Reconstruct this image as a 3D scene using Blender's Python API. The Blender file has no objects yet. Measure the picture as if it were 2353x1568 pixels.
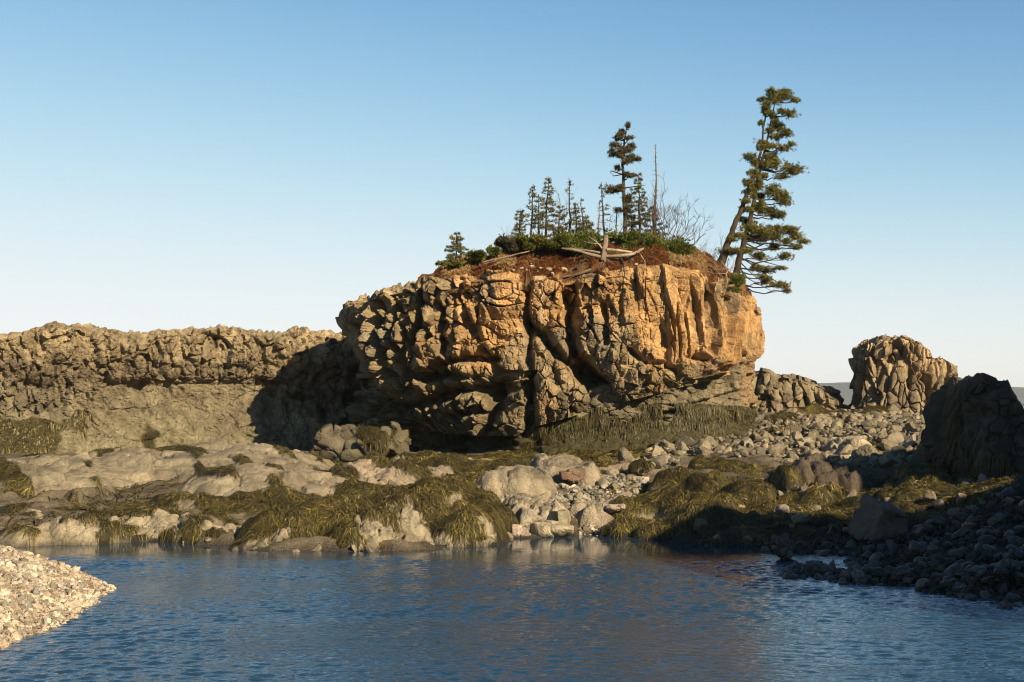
import bpy, math, random
import numpy as np
from mathutils import Vector
R = math.radians
rng = np.random.default_rng(7)
random.seed(7)
sc = bpy.context.scene
COL = sc.collection

# ------------------------------------------------------------------ camera, sky, sun
F, CX, HY, CH = 3268.0, 1176.5, 925.0, 3.5       # focal length, centre, horizon (photo 2353 px wide), eye height in metres
cam = bpy.data.cameras.new("camera"); camo = bpy.data.objects.new("camera", cam); COL.objects.link(camo)
cam.lens, cam.sensor_width, cam.shift_y = 50.0, 36.0, 141 / 2353
cam.clip_start, cam.clip_end = 0.5, 20000
camo.location = (0, 0, CH); camo.rotation_euler = (R(90), 0, 0)
sc.camera = camo
SUN_A, SUN_E = 40.0, 27.0                         # degrees right of straight behind the camera, elevation
w = bpy.data.worlds.new("World"); sc.world = w; w.use_nodes = True
nt = w.node_tree; nt.nodes.clear()
sky = nt.nodes.new("ShaderNodeTexSky"); sky.sky_type = 'NISHITA'; sky.sun_disc = False
sky.sun_elevation = R(SUN_E); sky.sun_rotation = R(180 - SUN_A)
sky.air_density, sky.dust_density, sky.ozone_density, sky.altitude = 0.7, 0.0, 2.0, 0
bg = nt.nodes.new("ShaderNodeBackground"); bg.inputs[1].default_value = 0.10
wo = nt.nodes.new("ShaderNodeOutputWorld")

sx_ = nt.nodes.new('ShaderNodeSeparateColor'); cx_ = nt.nodes.new('ShaderNodeCombineColor'); nt.links.new(sky.outputs[0], sx_.inputs[0])
EXPO = 1.1
for k_, (pw_, a_) in enumerate(((2.5, 11.8), (2.6, 19.0), (2.8, 39.0))):      # film-like roll-off of the whole sky, so the horizon keeps its colour
    nd = lambda op, v1=None: (lambda q: (setattr(q, 'operation', op), q.inputs[1].__setattr__('default_value', v1) if v1 is not None else None, q)[2])(nt.nodes.new('ShaderNodeMath'))
    q1 = nd('POWER', pw_); q2 = nd('ADD', a_); q3 = nd('DIVIDE'); q4 = nd('MULTIPLY', 10 / 2 ** EXPO)
    nt.links.new(sx_.outputs[k_], q1.inputs[0]); nt.links.new(q1.outputs[0], q2.inputs[0]); q5 = nd('ADD', (0.3, 1.3, 4.0)[k_]); nt.links.new(q1.outputs[0], q5.inputs[0]); nt.links.new(q5.outputs[0], q3.inputs[0]); nt.links.new(q2.outputs[0], q3.inputs[1])
    nt.links.new(q3.outputs[0], q4.inputs[0]); nt.links.new(q4.outputs[0], cx_.inputs[k_])
nt.links.new(cx_.outputs[0], bg.inputs[0]); nt.links.new(bg.outputs[0], wo.inputs[0])
sun = bpy.data.lights.new("sun", 'SUN'); suno = bpy.data.objects.new("sun", sun); COL.objects.link(suno)
sun.energy, sun.angle, sun.color = 5.0, R(0.55), (1.0, 0.80, 0.53)
a, e = R(SUN_A), R(SUN_E)
TOSUN = Vector((math.sin(a) * math.cos(e), -math.cos(a) * math.cos(e), math.sin(e)))
suno.rotation_euler = TOSUN.to_track_quat('Z', 'Y').to_euler()
suno.location = (30, -30, 40)
sc.view_settings.view_transform = 'Standard'; sc.view_settings.look = 'None'
sc.view_settings.exposure = EXPO; sc.view_settings.gamma = 1.0
sc.render.engine = 'CYCLES'
sc.cycles.filter_width = 1.05; sc.cycles.max_bounces = 6; sc.cycles.diffuse_bounces = 2

# ------------------------------------------------------------------ numpy helpers
def PX(u, D): return (np.asarray(u, float) - CX) / F * D
def PZ(y, D): return CH + (HY - np.asarray(y, float)) / F * D
def proj(P): return CX + P[..., 0] / P[..., 1] * F, HY - (P[..., 2] - CH) / P[..., 1] * F
def sst(a, b, x):
    t = np.clip((x - a) / (b - a), 0, 1); return t * t * (3 - 2 * t)
def hsh(ix, iy, iz, s):
    with np.errstate(over='ignore'):
        h = ix.astype(np.uint32) * np.uint32(374761393) + iy.astype(np.uint32) * np.uint32(668265263) + iz.astype(np.uint32) * np.uint32(2147483647 - 1e6) + np.uint32((s * 1274126177) & 0xffffffff)
        h = (h ^ (h >> np.uint32(13))) * np.uint32(1274126177); h ^= h >> np.uint32(16)
        h = h * np.uint32(2246822519); h ^= h >> np.uint32(15)
    return h.astype(np.float32) / np.float32(4294967296.0)
def vn(P, s=0):
    P = np.asarray(P, np.float32); i = np.floor(P); f = P - i; i = i.astype(np.int64); f = f * f * (3 - 2 * f)
    x, y, z = i[..., 0], i[..., 1], i[..., 2]; r = 0
    for dx in (0, 1):
        for dy in (0, 1):
            for dz in (0, 1):
                wt = (f[..., 0] if dx else 1 - f[..., 0]) * (f[..., 1] if dy else 1 - f[..., 1]) * (f[..., 2] if dz else 1 - f[..., 2])
                r = r + wt * hsh(x + dx, y + dy, z + dz, s)
    return r * 2 - 1
def fbm(P, o=4, s=0, g=.5):
    r, a = 0, 1.0
    for k in range(o): r = r + a * vn(np.asarray(P) * 2.03 ** k + 17.3 * k, s + k); a *= g
    return r
def worley(P, s=0, jit=.95):
    P = np.asarray(P, np.float32); sh = P.shape[:-1]; P = P.reshape(-1, 3)
    i = np.floor(P).astype(np.int64); n = len(P)
    f1 = np.full(n, 9., np.float32); f2 = f1.copy(); r = np.zeros((n, 3), np.float32); off = np.zeros((n, 3), np.float32)
    for dx in (-1, 0, 1):
        for dy in (-1, 0, 1):
            for dz in (-1, 0, 1):
                x, y, z = i[:, 0] + dx, i[:, 1] + dy, i[:, 2] + dz
                h = np.stack([hsh(x, y, z, s), hsh(x, y, z, s + 11), hsh(x, y, z, s + 23)], 1)
                q = np.stack([x, y, z], 1).astype(np.float32) + .5 + (h - .5) * jit
                o = P - q; d = np.sqrt((o * o).sum(1)); m = d < f1
                f2 = np.where(m, f1, np.minimum(f2, d)); f1 = np.where(m, d, f1)
                hh = (h * 7.31) % 1.0
                r[m] = hh[m]; off[m] = o[m]
    return f1.reshape(sh), f2.reshape(sh), r.reshape(sh + (3,)), off.reshape(sh + (3,))
def blocks(P, scale, s, amp=.1, tilt=.1, crack=.08, rnd=.05, warp=.25):
    """joint-bounded blocks: every cell is pushed in or out, tilted, rounded and cut off by a crack"""
    P = np.asarray(P, np.float32); Q = P / np.asarray(scale, np.float32)
    if warp: Q = Q + warp * np.stack([vn(Q * 1.3, s + 1), vn(Q * 1.3 + 9, s + 2), vn(Q * 1.3 + 31, s + 3)], -1)
    f1, f2, r, o = worley(Q, s); e = f2 - f1
    ed = sst(0, .10, e)
    d = amp * (r[..., 0] * 2 - 1) * ed + tilt * ((r - .5) * o * 4).sum(-1) * ed - crack * (1 - sst(0, .09, e)) + rnd * (sst(0, .5, e) - .5)
    return d, r, e
def table(t):
    t = np.array(t, float); return lambda x: np.interp(x, t[:, 0], t[:, 1])

ALB = {'needles': .84, 'seaweed_fronds': .66, 'dry_grass': .75, 'pebble_stone': .62}
def mesh(name, V, Fc, mat, parent=None, col=None, smooth=True, link=True):
    V = np.asarray(V, np.float32).reshape(-1, 3); Fc = np.asarray(Fc, np.int32)
    m = bpy.data.meshes.new(name); k = Fc.shape[1]
    m.vertices.add(len(V)); m.vertices.foreach_set("co", V.ravel())
    m.loops.add(Fc.size); m.loops.foreach_set("vertex_index", Fc.ravel())
    m.polygons.add(len(Fc)); m.polygons.foreach_set("loop_start", np.arange(0, Fc.size, k, dtype=np.int32))
    m.polygons.foreach_set("use_smooth", np.full(len(Fc), smooth))
    m.update(calc_edges=True); m.validate()
    if col is not None:
        at = m.color_attributes.new("Col", 'FLOAT_COLOR', 'POINT')
        c = np.ones((len(V), 4), np.float32); c[:, :3] = np.asarray(col, np.float32).reshape(-1, 3) * ALB.get(mat.name if mat else '', .66); at.data.foreach_set("color", c.ravel())
    if mat: m.materials.append(mat)
    if not link: return m
    o = bpy.data.objects.new(name, m); COL.objects.link(o)
    if parent: o.parent = parent; o.matrix_parent_inverse = parent.matrix_world.inverted()
    return o
def tag(o, label=None, cat=None, group=None, kind=None):
    if label: o['label'] = label
    if cat: o['category'] = cat
    if group: o['group'] = group
    if kind: o['kind'] = kind
    return o
def empty(name, loc=(0, 0, 0)):
    o = bpy.data.objects.new(name, None); COL.objects.link(o); o.location = loc
    bpy.context.view_layer.update() if False else None
    o.matrix_world.translation = Vector(loc); o.empty_display_size = .3
    return o
def gridfaces(nv, nu, closed=False):
    i = np.arange(nv - 1)[:, None]; j = np.arange(nu if closed else nu - 1)[None]; j2 = (j + 1) % nu
    return np.stack([i * nu + j, i * nu + j2, (i + 1) * nu + j2, (i + 1) * nu + j], -1).reshape(-1, 4)

# ------------------------------------------------------------------ materials
def nmat(name):
    m = bpy.data.materials.new(name); m.use_nodes = True; t = m.node_tree
    b = t.nodes["Principled BSDF"]; return m, t, b, t.nodes.new, t.links.new
def mapped(t, N, L, scale):
    g = N("ShaderNodeNewGeometry"); mp = N("ShaderNodeMapping"); mp.inputs['Scale'].default_value = scale
    L(g.outputs['Position'], mp.inputs[0]); return mp.outputs[0]
def rock_mat(name, rough=.85, bump=.5, spec=.25, src='Col', crk=7.0):
    m, t, b, N, L = nmat(name)
    at = N("ShaderNodeAttribute"); at.attribute_name = src
    p = mapped(t, N, L, (1, 1, 1))
    n1 = N("ShaderNodeTexNoise"); n1.inputs['Scale'].default_value = 1.7; n1.inputs['Detail'].default_value = 9; n1.inputs['Roughness'].default_value = .68
    L(p, n1.inputs[0])
    rp = N("ShaderNodeValToRGB"); rp.color_ramp.elements[0].position = .32; rp.color_ramp.elements[0].color = (.55, .52, .50, 1)
    rp.color_ramp.elements[1].position = .68; rp.color_ramp.elements[1].color = (1.35, 1.32, 1.28, 1); L(n1.outputs[0], rp.inputs[0])
    n2 = N("ShaderNodeTexNoise"); n2.inputs['Scale'].default_value = 22; n2.inputs['Detail'].default_value = 6; n2.inputs['Roughness'].default_value = .7; L(p, n2.inputs[0])
    rp2 = N("ShaderNodeValToRGB"); rp2.color_ramp.elements[0].position = .3; rp2.color_ramp.elements[0].color = (.7, .7, .7, 1)
    rp2.color_ramp.elements[1].position = .7; rp2.color_ramp.elements[1].color = (1.25, 1.25, 1.25, 1); L(n2.outputs[0], rp2.inputs[0])
    mx = N("ShaderNodeMix"); mx.data_type = 'RGBA'; mx.blend_type = 'MULTIPLY'; mx.inputs[0].default_value = 1; L(at.outputs[0], mx.inputs[6]); L(rp.outputs[0], mx.inputs[7])
    mx2 = N("ShaderNodeMix"); mx2.data_type = 'RGBA'; mx2.blend_type = 'MULTIPLY'; mx2.inputs[0].default_value = 1; L(mx.outputs[2], mx2.inputs[6]); L(rp2.outputs[0], mx2.inputs[7])
    L(mx2.outputs[2], b.inputs['Base Color'])
    b.inputs['Roughness'].default_value = rough; b.inputs['Specular IOR Level'].default_value = spec
    vo = N("ShaderNodeTexVoronoi"); vo.feature = 'DISTANCE_TO_EDGE'; vo.inputs['Scale'].default_value = crk
    wn = N("ShaderNodeTexNoise"); wn.inputs['Scale'].default_value = 3.5; wn.inputs['Detail'].default_value = 4; L(p, wn.inputs[0])
    va = N("ShaderNodeVectorMath"); va.operation = 'SCALE'; va.inputs[3].default_value = .35; L(wn.outputs[1], va.inputs[0])
    vb = N("ShaderNodeVectorMath"); vb.operation = 'ADD'; L(p, vb.inputs[0]); L(va.outputs[0], vb.inputs[1]); L(vb.outputs[0], vo.inputs[0])
    mr = N("ShaderNodeMapRange"); mr.inputs[2].default_value = .18; mr.clamp = True; L(vo.outputs[0], mr.inputs[0])
    ad = N("ShaderNodeMath"); ad.operation = 'MULTIPLY_ADD'; ad.inputs[1].default_value = .35; L(mr.outputs[0], ad.inputs[0]); L(n2.outputs[0], ad.inputs[2])
    ad2 = N("ShaderNodeMath"); ad2.operation = 'MULTIPLY_ADD'; ad2.inputs[1].default_value = .9; L(n1.outputs[0], ad2.inputs[0]); L(ad.outputs[0], ad2.inputs[2])
    bp = N("ShaderNodeBump"); bp.inputs['Strength'].default_value = min(1, bump * 1.5); bp.inputs['Distance'].default_value = .09; L(ad2.outputs[0], bp.inputs['Height']); L(bp.outputs[0], b.inputs['Normal'])
    return m
M_rock = rock_mat("basalt")
M_ledge = rock_mat("ledge_rock", .8, .45, .3)
M_soil = rock_mat("soil", .95, .9, .1, crk=14)
M_ground = rock_mat("shore_ground", .9, .7, .2, crk=16)
def plain(name, rough=.6, spec=.3, trans=0):
    m, t, b, N, L = nmat(name); at = N("ShaderNodeAttribute"); at.attribute_name = "Col"
    L(at.outputs[0], b.inputs['Base Color']); b.inputs['Roughness'].default_value = rough; b.inputs['Specular IOR Level'].default_value = spec
    if trans:
        tr = N("ShaderNodeBsdfTranslucent"); L(at.outputs[0], tr.inputs[0]); ms = N("ShaderNodeMixShader"); ms.inputs[0].default_value = trans
        L(b.outputs[0], ms.inputs[1]); L(tr.outputs[0], ms.inputs[2]); L(ms.outputs[0], t.nodes["Material Output"].inputs[0])
    return m
M_weed = plain("seaweed_fronds", .5, .35, .15)
M_needle = plain("needles", .6, .2, .15)
M_grass = plain("dry_grass", .8, .1, .3)
M_wood = rock_mat("bark", .9, .6, .1, crk=20)
M_pebble = rock_mat("pebble_stone", .75, .25, .3, crk=5)
def stone_mat(name, c0, c1, rough=.8):
    m, t, b, N, L = nmat(name); oi = N("ShaderNodeObjectInfo"); rp = N("ShaderNodeValToRGB")
    rp.color_ramp.elements[0].color = (*c0, 1); rp.color_ramp.elements[1].color = (*c1, 1)
    el = rp.color_ramp.elements.new(.55); el.color = tuple((np.array(c0) * .4 + np.array(c1) * .6) * np.array([1.05, .98, .9])) + (1,)
    L(oi.outputs['Random'], rp.inputs[0])
    tc = N("ShaderNodeTexCoord"); n1 = N("ShaderNodeTexNoise"); n1.inputs['Scale'].default_value = 2.5; n1.inputs['Detail'].default_value = 8; n1.inputs['Roughness'].default_value = .7; L(tc.outputs['Object'], n1.inputs[0])
    r2 = N("ShaderNodeValToRGB"); r2.color_ramp.elements[0].position = .3; r2.color_ramp.elements[0].color = (.6, .6, .6, 1); r2.color_ramp.elements[1].position = .7; r2.color_ramp.elements[1].color = (1.25, 1.22, 1.18, 1); L(n1.outputs[0], r2.inputs[0])
    mx = N("ShaderNodeMix"); mx.data_type = 'RGBA'; mx.blend_type = 'MULTIPLY'; mx.inputs[0].default_value = 1; L(rp.outputs[0], mx.inputs[6]); L(r2.outputs[0], mx.inputs[7])
    L(mx.outputs[2], b.inputs['Base Color']); b.inputs['Roughness'].default_value = rough
    bp = N("ShaderNodeBump"); bp.inputs['Strength'].default_value = .4; bp.inputs['Distance'].default_value = .05; L(n1.outputs[0], bp.inputs['Height']); L(bp.outputs[0], b.inputs['Normal'])
    return m
M_rubble = stone_mat("rubble_rock", (.072, .066, .045), (.195, .17, .115))
M_brown = stone_mat('brown_rock', (.06, .05, .035), (.2, .16, .12))
M_cobble = stone_mat("shaded_cobble", (.012, .0135, .013), (.052, .045, .035), .45)  # cobble colours darkened to carry the shade on the spit

# water
m, t, b, N, L = nmat("sea_water"); M_water = m
b.inputs['Base Color'].default_value = (.012, .034, .060, 1); b.inputs['Roughness'].default_value = .03; b.inputs['IOR'].default_value = 1.33
b.inputs['Specular IOR Level'].default_value = 1.0
g = N("ShaderNodeNewGeometry"); sp = N("ShaderNodeSeparateXYZ"); L(g.outputs['Position'], sp.inputs[0])
def wnoise(scale, sx, sy, detail, rough=.55, ang=0):
    mp = N("ShaderNodeMapping"); mp.inputs['Scale'].default_value = (sx, sy, 1); mp.inputs['Rotation'].default_value = (0, 0, R(ang)); L(g.outputs['Position'], mp.inputs[0])
    n = N("ShaderNodeTexNoise"); n.inputs['Scale'].default_value = scale; n.inputs['Detail'].default_value = detail; n.inputs['Roughness'].default_value = rough; n.inputs['Distortion'].default_value = .3
    L(mp.outputs[0], n.inputs[0]); return n.outputs[0]
big = wnoise(1.0, .9, 2.2, 2, ang=6); mid = wnoise(3.2, .8, 1.6, 3, ang=-8); fine = wnoise(9, .8, 1.5, 3, ang=12)
def mad(a, k, c=None):
    q = N("ShaderNodeMath"); q.operation = 'MULTIPLY_ADD'; L(a, q.inputs[0]); q.inputs[1].default_value = k
    if c is None: q.inputs[2].default_value = 0
    else: L(c, q.inputs[2])
    return q.outputs[0]
hsum = mad(mid, .14, mad(fine, .3))
gust = wnoise(.16, .7, 2.4, 2, ang=-5)
calm = N("ShaderNodeMapRange"); calm.interpolation_type = 'SMOOTHSTEP'; calm.inputs[1].default_value = 31.0; calm.inputs[2].default_value = 33.6; calm.inputs[3].default_value = 1; calm.inputs[4].default_value = .06
L(sp.outputs[1], calm.inputs[0])
gm = N("ShaderNodeMapRange"); gm.inputs[1].default_value = .3; gm.inputs[2].default_value = .7; gm.inputs[3].default_value = .45; gm.inputs[4].default_value = 1.2; L(gust, gm.inputs[0])
st = N("ShaderNodeMath"); st.operation = 'MULTIPLY'; L(calm.outputs[0], st.inputs[0]); L(gm.outputs[0], st.inputs[1])
hm = N("ShaderNodeMath"); hm.operation = 'MULTIPLY'; L(hsum, hm.inputs[0]); L(st.outputs[0], hm.inputs[1])
bp = N("ShaderNodeBump"); bp.inputs['Strength'].default_value = 1.0; bp.inputs['Distance'].default_value = .06
L(hm.outputs[0], bp.inputs['Height']); L(bp.outputs[0], b.inputs['Normal'])

# ------------------------------------------------------------------ terrain
CP = []   # (X, Y, Z)
def cp(u, y, D): CP.append((float(PX(u, D)), D, float(PZ(y, D))))
for u, y in [(-150, 1262), (0, 1258), (280, 1250), (500, 1260), (700, 1270), (900, 1272), (1150, 1250), (1330, 1232), (1500, 1250), (1700, 1258), (1780, 1272), (1795, 1318), (2000, 1347), (2200, 1377), (2353, 1394), (2520, 1402)]:
    D = CH * F / (y - HY); cp(u, y, D)
    CP.append((float(PX(u, D)) - (0 if u < 1790 else .8), D - 1.8, -.55))
for u, y, D in [(-150, 1100, 46), (0, 1100, 45), (300, 1042, 60), (600, 1042, 61), (400, 1100, 44), (600, 1180, 38), (850, 1060, 54), (1000, 1120, 43), (1150, 1052, 54), (1400, 1037, 55), (1600, 1012, 57), (1750, 962, 62), (1600, 1062, 48),
                (1800, 1002, 56), (2000, 962, 66), (1950, 1030, 50), (2100, 952, 68), (1300, 1112, 44), (1250, 1160, 40), (1450, 1112, 43.5), (1400, 1182, 39), (1600, 1160, 39.5), (1900, 1152, 39), (2050, 1152, 38.5),
                (1700, 1100, 43), (2200, 1120, 37.5), (2353, 1112, 35), (2353, 1250, 29), (2100, 1250, 32), (1900, 1250, 33), (2550, 1180, 32), (2500, 1000, 44), (2300, 1080, 42), (1200, 1090, 46)]: cp(u, y, D)
for X, Y, Z in [(-35, 60, 1.5), (-35, 45, .8), (-30, 33, -.4), (-12, 72, 1.4), (4, 74, 2.4), (18, 76, 2.9), (30, 74, 2.6), (30, 55, 2.6), (30, 38, 2.3), (22, 25, 1.2), (-20, 80, .5), (10, 84, 2.0), (30, 85, 2), (0, 25, -1), (0, 16, -1), (-8, 30, -1), (-8, 18, -1), (7, 17, -1), (5, 24, -.9), (14, 18, .2)]: CP.append((X, Y, Z))
CP = np.array(CP)
def tps_fit(P, v, lam=.15):
    n = len(P); d = np.linalg.norm(P[:, None] - P[None], axis=-1); K = np.where(d > 0, d * d * np.log(d + 1e-9), 0) + lam * np.eye(n)
    A = np.zeros((n + 3, n + 3)); A[:n, :n] = K; A[:n, n:] = np.c_[np.ones(n), P]; A[n:, :n] = A[:n, n:].T
    return np.linalg.solve(A, np.r_[v, 0, 0, 0])
TW = tps_fit(CP[:, :2], CP[:, 2])
def ground0(X, Y):
    sh = np.shape(X); x = np.ravel(X).astype(float); y = np.ravel(Y).astype(float); xc = np.clip(x, -32, 32); yc = np.clip(y, 16, 84)
    r = TW[-3] + TW[-2] * xc + TW[-1] * yc
    for k, (a, b_) in enumerate(CP[:, :2]):
        d2 = (xc - a) ** 2 + (yc - b_) ** 2; r = r + TW[k] * .5 * d2 * np.log(d2 + 1e-12)
    out = np.hypot(x - xc, y - yc); r = np.clip(r, -1.6, 3.4)
    r = r * (1 - sst(0, 14, out)) - 2.0 * sst(0, 14, out)
    return r.reshape(sh)
def spacing(lo, hi, step, far, grow=1.35):
    a = list(np.arange(lo, hi, step)); s = step; x = a[-1]
    while x < far: s *= grow; x += s; a.append(x)
    s = step; x = a[0]; b_ = []
    while x > -far: s *= grow; x -= s; b_.append(x)
    return np.array(b_[::-1] + a)
gx = spacing(-20, 26, .13, 9000); gy = spacing(20, 82, .14, 9000)
GX, GY = np.meshgrid(gx, gy); G0 = ground0(GX, GY)
P3 = np.stack([GX, GY, np.zeros_like(GX)], -1)
fade = sst(-20, -17, GX) * (1 - sst(22, 26, GX)) * (1 - sst(78, 82, GY))
# low ledges, tilted slabs and stony ground
d1, r1, e1 = blocks(P3, (1.9, 1.1, 9), 5, .07, .16, .07, .05)
d2, r2, e2 = blocks(P3, (.5, .38, 9), 6, .03, .05, .04, .03)
GZ = G0 + fade * (d1 * .8 + d2 * .7 + fbm(P3 * .55, 4, 9) * .09 + fbm(P3 * 2.5, 3, 19) * .03)
GZ -= .12 * fade
def sampler(xs, ys, Z):
    def f(x, y):
        i = np.clip(np.searchsorted(xs, x) - 1, 0, len(xs) - 2); j = np.clip(np.searchsorted(ys, y) - 1, 0, len(ys) - 2)
        a = np.clip((x - xs[i]) / (xs[i + 1] - xs[i]), 0, 1); b_ = np.clip((y - ys[j]) / (ys[j + 1] - ys[j]), 0, 1)
        return Z[j, i] * (1 - a) * (1 - b_) + Z[j, i + 1] * a * (1 - b_) + Z[j + 1, i] * (1 - a) * b_ + Z[j + 1, i + 1] * a * b_
    return f
ground = sampler(gx, gy, GZ)
base_c = np.array([.30, .255, .18]); n = fbm(P3 * .8, 3, 33)[..., None]
gc = base_c * .8 * (1 + .25 * n) * (.8 + .4 * r2[..., 1:2]); gu, gv = proj(np.stack([GX, GY, GZ], -1))
pale = (sst(1300, 1360, gu) * (1 - sst(1520, 1600, gu)) * sst(1025, 1040, gv) * (1 - sst(1075, 1095, gv)))[..., None]
gc = gc * (1 - pale) + np.array([.50, .42, .30]) * (.85 + .3 * r2[..., 1:2]) * pale
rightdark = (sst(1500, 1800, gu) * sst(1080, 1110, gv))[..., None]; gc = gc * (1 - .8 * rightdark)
wet = 1 - sst(.0, .16, GZ)[..., None] * 1; gc = gc * (1 - .6 * wet)
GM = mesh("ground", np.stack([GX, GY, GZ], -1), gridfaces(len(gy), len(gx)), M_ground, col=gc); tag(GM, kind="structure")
wx = spacing(-11, 11.5, .036, 9000); wy = spacing(15, 36.5, .045, 9000); wy = wy[wy > -400]
WX, WY = np.meshgrid(wx, wy); wr = np.random.default_rng(3); WZ = 0 * WX
for k_ in range(70):
    lam = .12 * (.42 / .12) ** wr.random(); an = wr.normal(0, .45); ph = wr.uniform(0, 6.28); kk_ = 2 * math.pi / lam; sl_ = .029 * (1 if lam < .3 else .8)
    WZ += sl_ / kk_ * np.sin(kk_ * (WX * math.sin(an) + WY * math.cos(an)) + ph + 1.5 * vn(np.stack([WX * .5, WY * .5, 0 * WX + k_], -1), 1))
g3 = np.stack([WX * .35, WY * .55, 0 * WX], -1); gust_ = .75 + .55 * fbm(g3, 3, 2)
calm_ = 1 - .93 * sst(30.6, 33.0, WY + .8 * vn(g3 * 2, 8)); calm_ *= 1 - .75 * np.exp(-((WX + 6.4) / 1.6) ** 2 - ((WY - 27) / 2.2) ** 2)
WZ *= np.clip(gust_, .25, 1.4) * calm_ * sst(-11, -10, WX) * (1 - sst(10.5, 11.5, WX)) * sst(15, 15.6, WY)
tag(mesh("water", np.stack([WX, WY, WZ], -1), gridfaces(len(wy), len(wx)), M_water), kind="structure")

# ------------------------------------------------------------------ seaweed strands
WEED = np.array([[.045, .040, .010], [.085, .070, .016], [.135, .105, .024], [.27, .205, .048], [.06, .055, .016]])
def strands(P0, Dr, Nr, L, wd, zf=None, lift=.04, segs=3, droop=0, col=None, wob=.35):
    """ribbons that start at P0, follow Dr and lie on the surface zf (or hang free)"""
    n = len(P0); L = np.broadcast_to(L, (n,)); wd = np.broadcast_to(wd, (n,)); p = P0.copy(); d = Dr / (np.linalg.norm(Dr, axis=1, keepdims=True) + 1e-9)
    rows = []; cr = rng.normal(0, 1, (n, 3)) * .5
    for k in range(segs + 1):
        side = np.cross(d, Nr + .7 * cr); side /= np.linalg.norm(side, axis=1, keepdims=True) + 1e-9
        ww = (wd * (1 - .75 * (k / segs) ** 2) * .5)[:, None]
        rows.append(np.stack([p - side * ww, p + side * ww], 1))
        if k < segs:
            d = d + rng.normal(0, wob, (n, 3)) * .5; d[:, 2] -= droop; d /= np.linalg.norm(d, axis=1, keepdims=True) + 1e-9
            p = p + d * (L / segs)[:, None]
            if zf is not None:
                p[:, 2] = zf(p[:, 0], p[:, 1]) + lift * (.4 + rng.random(n)) * (1 - .6 * k / segs) + .02
    V = np.stack(rows, 1).reshape(n, -1, 3); m_ = 2 * (segs + 1)
    f = np.array([[2 * k, 2 * k + 1, 2 * k + 3, 2 * k + 2] for k in range(segs)])
    Fc = (np.arange(n)[:, None, None] * m_ + f[None]).reshape(-1, 4)
    pal = WEED if col is None else np.array(col)
    c = pal[rng.integers(0, len(pal), n)] * .75 + pal.mean(0) * .25; c = c * (.6 + .85 * rng.random((n, 1)))
    return V.reshape(-1, 3), Fc, np.repeat(c, m_, 0)
def join(parts):
    V, Fs, C, o = [], [], [], 0
    for v, f, c in parts: V.append(v); Fs.append(f + o); C.append(c); o += len(v)
    return np.concatenate(V), np.concatenate(Fs), np.concatenate(C)
def lay_weed(name, x, y, zf, parent=None, L=(.10, .27), wd=(.008, .018), lift=.05, mask=None, wob=.6, pal=None):
    """fronds lying on a height surface, combed downhill with whorls"""
    z = zf(x, y); e_ = .25; gxx = (zf(x + e_, y) - zf(x - e_, y)) / (2 * e_); gyy = (zf(x, y + e_) - zf(x, y - e_)) / (2 * e_)
    P0 = np.stack([x, y, z + .03], 1); fl = np.stack([x, y, 0 * x], 1)
    a_ = vn(fl * 1.1, 71) * 2.2
    wx_, wy_ = np.cos(a_ - 1.57), np.sin(a_ - 1.57)
    gn = np.hypot(gxx, gyy) + .35; D_ = np.stack([-gxx / gn * .8 + .55 * wx_, -gyy / gn * .8 + .55 * wy_, 0 * x], 1) + rng.normal(0, .4, (len(x), 3)) * [1, 1, .3]
    D_[:, 2] = D_[:, 0] * gxx + D_[:, 1] * gyy
    N_ = np.stack([-gxx, -gyy, np.ones_like(x)], 1)
    V, Fc, C = strands(P0, D_, N_, rng.uniform(*L, len(x)) * np.where(rng.random(len(x)) < .14, 2.1, 1), rng.uniform(*wd, len(x)) * rng.choice([.7, 1, 1.6], len(x)), zf, lift, 3, col=pal, wob=wob)
    tone = (1 + .45 * fbm(V * .9, 2, 55) + .45 * fbm(V * 3.2, 2, 56))[:, None].clip(.25, 2)
    return mesh(name, V, Fc, M_weed, parent, C * tone, smooth=False)

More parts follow.
